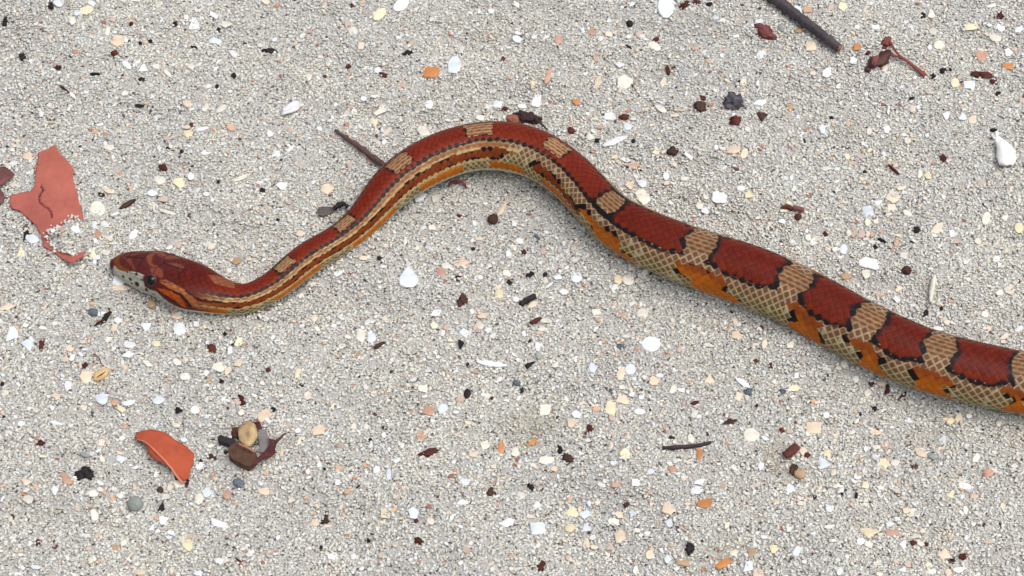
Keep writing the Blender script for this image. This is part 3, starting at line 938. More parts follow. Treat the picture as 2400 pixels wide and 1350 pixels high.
def chip_mesh(px, py, L, W, ang, shape, rr, lift=None, thick=None, dome=None):
    c, e1, e2 = basis(px, py, L, W, ang)
    big = max(np.linalg.norm(e1), np.linalg.norm(e2)); sml = min(np.linalg.norm(e1), np.linalg.norm(e2))
    th = thick or min(.0011, max(.0004, sml * .28))
    fl = rr.choice((-1, 1))
    ol = []
    if shape == 'p':
        m = rr.choice((4, 5, 5, 6, 6, 7)); ph0 = rr.uniform(0, 6.28)
        cs_ = []
        for i in range(m):
            t_ = ph0 + math.tau * (i + rr.uniform(-.32, .32)) / m
            k = rr.uniform(.86, 1.16)
            cs_.append((math.cos(t_) * k, math.sin(t_) * k))
    else:
        j = .10 if shape in 'tqsh' else .05
        cs_ = []
        for a, b in OUT[shape]:
            k = 1 + rr.uniform(-j, j); cs_.append((a * k, b * k * fl))
        if fl < 0: cs_ = cs_[::-1]
    m = len(cs_)
    for i in range(m):
        a, b = cs_[i]; ol.append((a, b))
        if shape in 'pqts':
            a2, b2 = cs_[(i + 1) % m]
            for t_ in ((.5,) if m > 6 else (.35, .7)):
                k2 = 1 + rr.uniform(-.07, .09)
                ol.append(((a + (a2 - a) * t_) * k2, (b + (b2 - b) * t_) * k2))
    fl = 1
    if fl < 0: ol = ol[::-1]
    tl = min(1., .0014 / big); sx, sy = rr.gauss(0, .13) * tl, rr.gauss(0, .15) * tl
    top = (lift if lift is not None else .00046 + rr.uniform(0, .00034))
    dm = dome if dome is not None else th * rr.uniform(-.15, .45)
    V = []
    n = len(ol)
    def pt(a, b, k, z):
        q = e1 * a * k + e2 * b * k
        return (q[0], q[1], z + q[0] * sx + q[1] * sy)
    for a, b in ol: V.append(pt(a, b, .93, top - th))
    for a, b in ol: V.append(pt(a, b, 1.0, top - th * .35 + rr.uniform(-.1, .1) * th))
    for a, b in ol: V.append(pt(a, b, .90, top))
    for a, b in ol: V.append(pt(a, b, .48, top + dm * .75))
    V.append(pt(0, 0, 0, top + dm))
    F = [tuple(range(n))[::-1]]
    for r_ in range(3):
        for i in range(n):
            a = r_ * n + i; b = r_ * n + (i + 1) % n
            F.append((a, b, b + n, a + n))
    for i in range(n): F.append((3 * n + i, 3 * n + (i + 1) % n, 4 * n))
    V = np.array(V) + c
    if (e1[0] * e2[1] - e1[1] * e2[0]) < 0: F = [f[::-1] for f in F]
    return c, V, F

_bm = bmesh.new(); bmesh.ops.create_icosphere(_bm, subdivisions=2, radius=1)
IC2V = np.array([v.co[:] for v in _bm.verts]); IC2F = [tuple(v.index for v in f.verts) for f in _bm.faces]; _bm.free()
_bm = bmesh.new(); bmesh.ops.create_icosphere(_bm, subdivisions=3, radius=1)
IC3V = np.array([v.co[:] for v in _bm.verts]); IC3F = [tuple(v.index for v in f.verts) for f in _bm.faces]; _bm.free()
def lump_mesh(px, py, L, W, ang, rr, amp=.3, hgt=.75, fine=False, freq=2.2):
    c, e1, e2 = basis(px, py, L, W, ang)
    h = min(np.linalg.norm(e1), np.linalg.norm(e2)) * hgt
    Vv = IC3V if fine else IC2V; Fv = IC3F if fine else IC2F
    d = np.zeros(len(Vv))
    for k in range(6):
        w = np.array([rr.gauss(0, 1) for _ in range(3)]) * freq * (1 + .5 * k)
        d += np.sin(Vv @ w + rr.uniform(0, 6.28)) / (1 + .35 * k)
    d = 1 + amp * d / 2.2
    Q = Vv * d[:, None]
    if (e1[0] * e2[1] - e1[1] * e2[0]) < 0: Fv = [f[::-1] for f in Fv]
    P = Q[:, :1] * e1 + Q[:, 1:2] * e2 + np.c_[np.zeros((len(Q), 2)), Q[:, 2] * h]
    P[:, 2] += h * .45
    return c, P + c, Fv

SHELL = {'W': ('white', lin(224, 225, 225)), 'B': ('bluish white', lin(212, 218, 224)), 'C': ('cream', lin(222, 216, 200)), 'Y': ('pale yellow', lin(224, 209, 174)),
         'P': ('peach', lin(218, 197, 172)), 'O': ('orange', lin(188, 126, 76)), 'T': ('tan', lin(174, 144, 112)), 'S': ('salmon', lin(188, 148, 126)), 'E': ('beige', lin(208, 201, 188))}
DARK = {'K': ('black', lin(42, 37, 38)), 'R': ('dark maroon', lin(84, 44, 38)), 'G': ('grey', lin(150, 154, 148)), 'D': ('slate grey', lin(96, 104, 114)), 'N': ('dark brown', lin(70, 50, 42))}
for k, (w, c) in SHELL.items():
    material('shell_' + w.replace(' ', '_'), c, .55, .16, 380, .14, .25, .12)
for k, (w, c) in DARK.items():
    material('debris_' + w.replace(' ', '_'), c, .62, .35, 1400, .5, .12, .25)

# ------------------------------------------------------------------ leaves
leaf_mat = material('salmon_leaf', lin(190, 104, 88), .7, .12, 420, .25, .1, 0, attr='Col')
crack = [tuple(U(a, b, .001)[:2]) for a, b in ZL([(372, 548), (388, 585), (362, 612), (352, 650), (360, 690), (400, 725), (440, 750), (462, 790), (466, 830)], *LEAF_SC)]
crease = [tuple(U(a, b, .001)[:2]) for a, b in ZL([(388, 600), (440, 608), (490, 615)], *LEAF_SC)]
def leaf_col(x, y):
    base = np.tile(np.array(lin(166, 94, 83)), (len(x), 1))
    n = .5 + .5 * np.sin(x * 260 + 2 * np.sin(y * 190)) * np.sin(y * 230 + 1.3)
    base = base * (1 + .10 * (n - .5))[:, None]
    w = sstep(.0, .018, y - crack[4][1]) * .35
    base = base * (1 - w[:, None]) + w[:, None] * np.array(lin(172, 100, 78))
    d = seg_dist(x, y, crack); k = 1 - sstep(.0001, .00045, d)
    base = base * (1 - k[:, None]) + k[:, None] * np.array(lin(74, 34, 30))
    return base
tipxy = U(*ZL([(700, 1215)], *LEAF_SC)[0], .001)[:2]
def leaf_z(x, y):
    d = seg_dist(x, y, crack)
    z = -.0007 * (1 - sstep(0, .0005, d)) + .0004 * np.exp(-(d / .004) ** 2)
    z = z - .0003 * np.exp(-(seg_dist(x, y, crease) / .0005) ** 2)
    z = z + .0022 * np.exp(-(((x - tipxy[0]) / .006) ** 2 + ((y - tipxy[1]) / .004) ** 2))
    return z + .0003 * np.sin(x * 300 + y * 210)
LEAF1 = ZL([(332, 215), (375, 195), (420, 186), (445, 168), (470, 155), (500, 170), (530, 235), (560, 268), (592, 300), (632, 350), (662, 410), (645, 440), (650, 475), (668, 540), (690, 620),
            (700, 690), (722, 706), (730, 770), (740, 830), (760, 900), (772, 1000), (768, 1100), (752, 1186), (700, 1222), (650, 1245), (600, 1218), (565, 1195), (500, 1135), (440, 1100), (400, 1078),
            (372, 985), (332, 900), (290, 850), (248, 812), (170, 745), (120, 735), (98, 715), (92, 660), (104, 618), (180, 600), (282, 594), (318, 545), (328, 400), (334, 300)], *LEAF_SC)
leaf1 = sheet('fallen_leaf', LEAF1, .0014, .0003, leaf_mat, leaf_z, .00055, colfun=leaf_col, ragged=.0001)
tag(leaf1, 'torn salmon pink dry leaf with a dark crack, half buried in sand', 'leaf')

rust_mat = material('rust_leaf', lin(166, 80, 56), .65, .14, 420, .25, .1, 0)
rib_mat = material('leaf_midrib', lin(196, 116, 88), .6, .1, 900, .2, .3, 0)
ZR = (4.5, 260, 900)
RIB = ZL([(262, 560), (330, 590), (400, 640), (450, 690), (560, 790), (630, 860), (690, 935), (752, 998)], *ZR)
ribxy = [tuple(U(a, b, .003)[:2]) for a, b in RIB]
def rust_z(x, y):
    d = seg_dist(x, y, ribxy)
    sx = (x - ribxy[0][0]) / (ribxy[-1][0] - ribxy[0][0])
    side = np.where(in_poly(x, y, [ribxy[0]] + ribxy + [(ribxy[-1][0], ribxy[-1][1] - .05), (ribxy[0][0] - .05, ribxy[-1][1] - .05), (ribxy[0][0] - .05, ribxy[0][1])]), 1, 0)
    return .0026 * np.sin(np.clip(sx, 0, 1) * 2.6 + .35) - side * .55 * d * 1.3 - (1 - side) * .10 * d + .0002 * np.sin(x * 900) * np.cos(y * 700)
LEAF2 = ZL([(248, 572), (262, 535), (300, 510), (330, 494), (420, 494), (470, 505), (525, 514), (610, 540), (640, 570), (665, 582), (740, 614), (800, 640), (830, 672), (862, 700), (876, 722),
            (866, 760), (872, 800), (842, 850), (836, 890), (824, 930), (828, 960), (800, 986), (752, 1000), (690, 952), (600, 880), (520, 835), (470, 812), (412, 772), (394, 720), (370, 660), (322, 612), (262, 602)], *ZR)
leaf2 = sheet('fallen_leaf', LEAF2, .0014, .0003, rust_mat, rust_z, .0010, ragged=.00008)
tag(leaf2, 'rust orange dry leaf half with raised midrib, lying clear of the sand', 'leaf')
rp = np.array([(a, b, float(H0(a, b)) + .00155 + float(rust_z(np.array([a]), np.array([b]))[0])) for a, b in ribxy])
tube('midrib', rp, np.linspace(.00022, .0005, len(rp)), rib_mat, leaf2, 6, .05, .7, 4)

plum_mat = material('plum_leaf', lin(104, 62, 60), .6, .25, 500, .35, .35, 0)
LEAF3 = ZL([(-160, 330), (-60, 350), (0, 368), (40, 362), (62, 372), (100, 395), (132, 425), (120, 462), (80, 490), (50, 520), (20, 545), (-60, 530), (-150, 450)], *LEAF_SC)
leaf3 = sheet('fallen_leaf', LEAF3, .0022, .0005, plum_mat, lambda x, y: .0006 * np.sin(x * 400 + 1) + .0003 * np.sin(y * 600), .0013)
tag(leaf3, 'plum brown crinkled leaf scrap beside the salmon pink leaf', 'leaf')
LEAF3B = ZL([(-120, 560), (0, 552), (30, 575), (46, 610), (30, 650), (0, 675), (-100, 670)], *LEAF_SC)
leaf3b = sheet('leaf_scrap', LEAF3B, .0012, .0005, plum_mat, lambda x, y: .0003 * np.sin(x * 700) + .0002, .0013)
tag(leaf3b, 'small plum brown scrap below the crinkled plum leaf', 'leaf')

# ------------------------------------------------------------------ twigs
bark_mat = material('twig_bark', lin(74, 66, 68), .8, .35, 700, .8, .25, 0)
bark2 = material('twig_bark_brown', lin(88, 68, 64), .8, .35, 900, .8, .25, 0)
cut_mat = material('twig_cut_wood', lin(150, 104, 86), .8, .3, 1600, .5, .2, 0)
def R_(px_, at=(1900, 60)): return px_ * px_size(U(at[0], at[1], 0))
P_ = ground_pts([(1770, -42), (1815, -5), (1850, 22), (1905, 64), (1945, 96), (1968, 113)], .0020)
tw = tube('twig', P_, [R_(13), R_(14), R_(13.5), R_(12.5), R_(11.5), R_(11)], bark_mat, None, 14, .10, .95, 7, 3)
tag(tw, 'thick dark grey twig with a sawn brown end', 'twig')
dv = P_[-1] - P_[-2]; dv /= np.linalg.norm(dv)
tube('cut_end', [P_[-1] - dv * .0003, P_[-1] + dv * .0003], [R_(9.5), R_(9.0)], cut_mat, tw, 12, .08, .95, 3, 4)
P_ = ground_pts([(785, 305, .0014), (822, 330, .0020), (860, 358, .0024), (898, 386, .0024), (925, 405, .0018)], .0018)
tw = tube('twig', P_, [R_(3.5), R_(5), R_(6), R_(6.5), R_(6.5)], bark2, None, 10, .16, .9, 6, 5)
tag(tw, 'slender brown stick poking out from under the snake', 'twig')
P_ = ground_pts([(1553, 1049), (1580, 1048), (1612, 1046), (1640, 1043), (1667, 1036)], .0010)
tw = tube('twig', P_, [R_(4.5), R_(4.8), R_(4.5), R_(4.5), R_(3.2)], material('twig_bark_dark', lin(60, 50, 52), .8, .3, 900, .8, .25, 0), None, 9, .14, 1, 5, 8)
tag(tw, 'thin straight dark twig lying on open sand beside an orange shell chip', 'twig')
tube('side_bud', ground_pts([(1652, 1040, .0012), (1650, 1034, .0016)], .001), [R_(2.6), R_(1.8)], bark2, tw, 7, .1, 1, 3, 9)
P_ = ground_pts([(1832, 486), (1845, 484), (1858, 489)], .0011)
tw = tube('twig', P_, [R_(3.8), R_(5.5), R_(5)], material('twig_red_brown', lin(92, 50, 42), .75, .35, 1100, .8, .3, 0), None, 9, .16, 1, 5, 11)
tag(tw, 'short reddish brown broken twig in two joints behind the snake', 'twig')
tube('joint', ground_pts([(1860, 487, .0013), (1885, 492, .0012)], .001), [R_(5.4), R_(4.6)], material('twig_pale_red', lin(120, 74, 64), .75, .35, 1100, .8, .3, 0), tw, 9, .14, 1, 5, 12)
P_ = ground_pts([(1221, 713, .0012), (1238, 702, .0014), (1254, 694, .0012)], .0012)
tw = tube('twig', P_, [R_(5.2), R_(6), R_(5.4)], material('charred', lin(44, 38, 39), .7, .4, 900, .8, .3, 0), None, 9, .18, .9, 5, 13)
tag(tw, 'stubby black charred twig next to a peach chip below the snake', 'twig')
P_ = ground_pts([(1838, 1068, .0016), (1855, 1056, .002), (1868, 1045, .0018)], .0016)
tw = tube('bark_chunk', P_, [R_(8), R_(9.5), R_(8.5)], MATS['twig_red_brown'], None, 9, .16, .8, 5, 14)
tag(tw, 'chunky maroon bark stub standing near the bluish shell plate', 'bark')
# withered flower stalk
stalk_mat = material('dry_stalk', lin(120, 62, 52), .65, .3, 800, .5, .3, 0)
P_ = ground_pts([(2086, 97, .0020), (2094, 112, .0024), (2106, 128, .0024), (2128, 145, .0018), (2150, 163, .0014), (2168, 178, .0010)], .0016)
st = tube('dry_stalk', P_, [R_(2.2), R_(2.6), R_(3), R_(3.6), R_(4.6), R_(6)], stalk_mat, None, 9, .14, 1, 6, 21)
tag(st, 'forked reddish brown withered stalk with a shrivelled leaf attached', 'stalk')
tube('branch', ground_pts([(2118, 139, .0016), (2103, 132, .0022), (2090, 130, .0022)], .002), [R_(3), R_(3), R_(3.4)], stalk_mat, st, 8, .14, 1, 5, 22)
def lump(name, px, py, L, W, ang, mat, parent=None, amp=.3, hgt=.75, fine=False, freq=2.2, seed=0, dz=0.0, smooth=True):
    rr = random.Random(seed + int(px * 7 + py * 3))
    c, V, F = lump_mesh(px, py, L, W, ang, rr, amp, hgt, fine, freq)
    V = V + np.array([0, 0, dz])
    c = np.array([c[0], c[1], V[:, 2].min()])
    return mesh_obj(name, V, F, mat, parent, c, smooth)
maroon = material('shrivelled_leaf', lin(74, 38, 36), .55, .35, 900, .6, .35, 0)
lump('shrivelled_leaf', 2064, 143, 52, 30, 28, maroon, st, .50, .55, True, 2.0, 1)
lump('leaf_fold', 2049, 152, 24, 15, 60, material('leaf_fold', lin(120, 66, 60), .6, .3, 900, .5, .3, 0), st, .3, .9, True, 2.0, 2, .0022)
lump('leaf_tip', 2034, 162, 15, 12, 0, maroon, st, .3, .8, False, 2.0, 3)
lump('calyx', 2077, 100, 24, 20, 40, stalk_mat, st, .55, .6, True, 2.6, 4)
o = lump('shrivelled_leaf', 1793, 75, 46, 22, -20, material('shrivelled_red', lin(112, 60, 54), .6, .35, 900, .6, .3, 0), None, .55, .6, True, 2.4, 5)
tag(o, 'crumpled reddish leaf bit beside the thick dark twig', 'leaf')
o = lump('lichen_tuft', 1719, 240, 30, 38, 80, material('lichen', lin(98, 94, 100), .9, .35, 1800, 1.0, .1, 0), None, .85, .7, True, 9.0, 6)
tag(o, 'dark grey bristly lichen tuft on the sand behind the snake', 'lichen')
# scraps behind the neck and the arch
grey_leaf = material('grey_leaf', lin(92, 84, 82), .6, .25, 700, .4, .3, 0)
o = sheet('leaf_scrap', ZL([(445, 720), (450, 690), (490, 675), (540, 675), (585, 690), (560, 715), (520, 735), (480, 758), (450, 750)], *Z2), .0016, .0006, grey_leaf, lambda x, y: .0006 * np.sin(x * 500), .0013)
tag(o, 'grey dry leaf scrap tucked behind the snake\'s neck', 'leaf')
o = tube('leaf_stub', ground_pts([(782, 488, .0022), (795, 480, .003), (806, 478, .0026), (815, 486, .0018)], .002), [R_(5), R_(6), R_(5), R_(4)], MATS['charred'], None, 8, .35, .8, 5, 31)
tag(o, 'black curled leaf stub touching the snake\'s neck', 'leaf')
o = lump('bark_crumb', 1236, 275, 58, 22, -8, material('bark_dark', lin(62, 44, 44), .8, .4, 1200, .9, .2, 0), None, .6, .6, True, 3.2, 7)
tag(o, 'dark flaky bark crumb behind the arch of the snake', 'bark')
tube('stem', ground_pts([(1252, 276, .0022), (1268, 290, .0020), (1284, 304, .0012)], .002), [R_(2.4), R_(2.2), R_(1.6)], MATS['bark_dark'], o, 7, .15, 1, 5, 32)
o = lump('bark_crumb', 1204, 277, 30, 20, -10, material('bark_rust', lin(142, 92, 72), .8, .35, 1200, .8, .2, 0), None, .35, .6, True, 2.4, 8)
tag(o, 'rusty tan bark flake behind the arch of the snake', 'bark')
o = tube('plant_fibre', ground_pts([(1050, 438, .0006), (1058, 429, .0014), (1072, 424, .0018), (1086, 429, .0016), (1094, 441, .0008)], .001), [R_(2), R_(3), R_(3.6), R_(3.4), R_(2)],
         material('red_fibre', lin(112, 32, 36), .5, .3, 900, .4, .4, 0), None, 8, .1, .8, 5, 33)
tag(o, 'curled crimson plant fibre arching inside the bend of the snake', 'fibre')
# ------------------------------------------------------------------ the pile of scraps near the rust leaf
def slab(name, pts, mat, lift, thick, zf=None, parent=None, sp=.0016):
    return sheet(name, ZL(pts, *ZR), lift, thick, mat, zf, sp, parent, smooth=False, ragged=.0002)
brownbark = material('bark_slab', lin(84, 60, 46), .8, .4, 700, .9, .25, 0)
cxy = U(*ZL([(1390, 750)], *ZR)[0], .003)[:2]
o = slab('bark_slab', [(1235, 715), (1255, 665), (1340, 625), (1430, 665), (1535, 728), (1532, 790), (1505, 835), (1450, 872), (1335, 825), (1245, 762)], brownbark, .0042, .0034,
         lambda x, y: (x - cxy[0]) * -.10 + (y - cxy[1]) * .12 + .0003 * np.sin(x * 1500))
tag(o, 'thick brown bark slab in the scrap pile beside the rust leaf', 'bark')
tube('pale_edge', np.array([list(U(260 + a / 4.5, 900 + b / 4.5, z)[:2]) + [z] for a, b, z in ((1345, 628, .0062), (1430, 668, .0058), (1520, 722, .0050))]), [R_(2.2)] * 3, cut_mat, o, 6, .1, .7, 4, 34)
o = lump('pebble', 260 + 1455 / 4.5, 900 + 560 / 4.5, 42, 56, 8, material('lumpy_tan', lin(190, 162, 120), .8, .6, 260, .9, .25, 0), None, .22, .8, True, 2.0, 9, .002)
tag(o, 'knobbly tan pebble sitting on top of the scrap pile', 'pebble')
o = slab('leaf_scrap', [(1560, 485), (1640, 478), (1662, 560), (1662, 645), (1610, 705), (1562, 690)], material('grey_flake', lin(118, 110, 110), .6, .25, 700, .4, .3, 0), .0034, .0007, lambda x, y: .0006 * np.sin(y * 400))
tag(o, 'smooth grey flake leaning in the scrap pile', 'leaf')
o = slab('charred_stick', [(1122, 562), (1150, 536), (1240, 568), (1310, 592), (1340, 640), (1280, 655), (1200, 620), (1130, 592)], MATS['charred'], .0030, .0022)
tag(o, 'flat black charred stick jutting out of the scrap pile', 'stick')
curl = material('maroon_leaf', lin(76, 28, 28), .5, .35, 700, .5, .4, 0)
c2 = U(*ZL([(1640, 740)], *ZR)[0], .003)[:2]
o = slab('curled_leaf', [(1490, 890), (1525, 830), (1580, 770), (1640, 700), (1672, 655), (1668, 600), (1700, 610), (1745, 618), (1800, 580), (1855, 542), (1790, 612), (1752, 650), (1735, 700), (1742, 735), (1690, 775), (1600, 820), (1555, 860)],
         curl, .0030, .0006, lambda x, y: .0016 * np.abs(np.sin((x - c2[0]) * 160 + (y - c2[1]) * 160)) + .0005, None, .0012)
tag(o, 'spiky curled maroon leaf at the edge of the scrap pile', 'leaf')
o = slab('leaf_scrap', [(1385, 418), (1430, 395), (1500, 400), (1570, 405), (1595, 460), (1580, 500), (1545, 460), (1480, 430), (1400, 450)], curl, .0030, .0008, lambda x, y: .0005 * np.sin(x * 800))
tag(o, 'dark maroon leaf rim behind the knobbly tan pebble', 'leaf')
o = lump('bark_crumb', 260 + 1312 / 4.5, 900 + 505 / 4.5, 19, 25, 0, MATS['twig_red_brown'], None, .4, .9, True, 2.4, 10)
tag(o, 'small reddish brown crumb against the knobbly tan pebble', 'bark')
o = lump('bark_crumb', 260 + 1212 / 4.5, 900 + 715 / 4.5, 13, 11, 0, MATS['bark_dark'], None, .4, .8, False, 2.4, 11)
tag(o, 'tiny dark crumb at the end of the brown bark slab', 'bark')
# ------------------------------------------------------------------ two special shells
def dome_shell(name, outline, lift, hgt, mat, label):
    P = np.array([U(a, b, .001)[:2] for a, b in outline]); c = P.mean(0)
    def zf(x, y):
        d = seg_dist(x, y, [tuple(p) for p in P], True); m = d.max()
        return hgt * np.sqrt(np.clip(d / m, 0, 1) * (2 - np.clip(d / m, 0, 1))) + .00008 * np.sin(np.hypot(x - P[0][0], y - P[0][1]) * 5200)
    o = sheet(name, outline, lift, .0008, mat, zf, .0009, ragged=.00003)
    return tag(o, label, 'shell', 'larger shells on the sand')
ZD = (3.374, 1700, 0)
dome_shell('clam_shell', ZL([(2125, 1115), (2150, 1108), (2190, 1140), (2250, 1190), (2285, 1235), (2295, 1280), (2270, 1325), (2210, 1338), (2160, 1318), (2140, 1260), (2140, 1190)], *ZD), .0008, .0036,
           material('clam_white', lin(240, 238, 234), .4, .10, 300, .1, .45, 0), 'domed white clam shell, the tallest shell on the sand')
dome_shell('shell_valve', [(660, 272), (664, 258), (676, 247), (690, 239), (700, 240), (704, 248), (698, 258), (684, 266), (668, 272)], .0008, .0018, MATS['shell_white'], 'smooth elongated white shell valve on open sand, rounded at one end')
dome_shell('shell_spine', [(2178, 715), (2176, 690), (2180, 665), (2186, 652), (2191, 652), (2192, 668), (2188, 692), (2183, 714)], .0008, .0022, MATS['shell_cream'], 'upright cream shell sliver like a rib behind the snake')
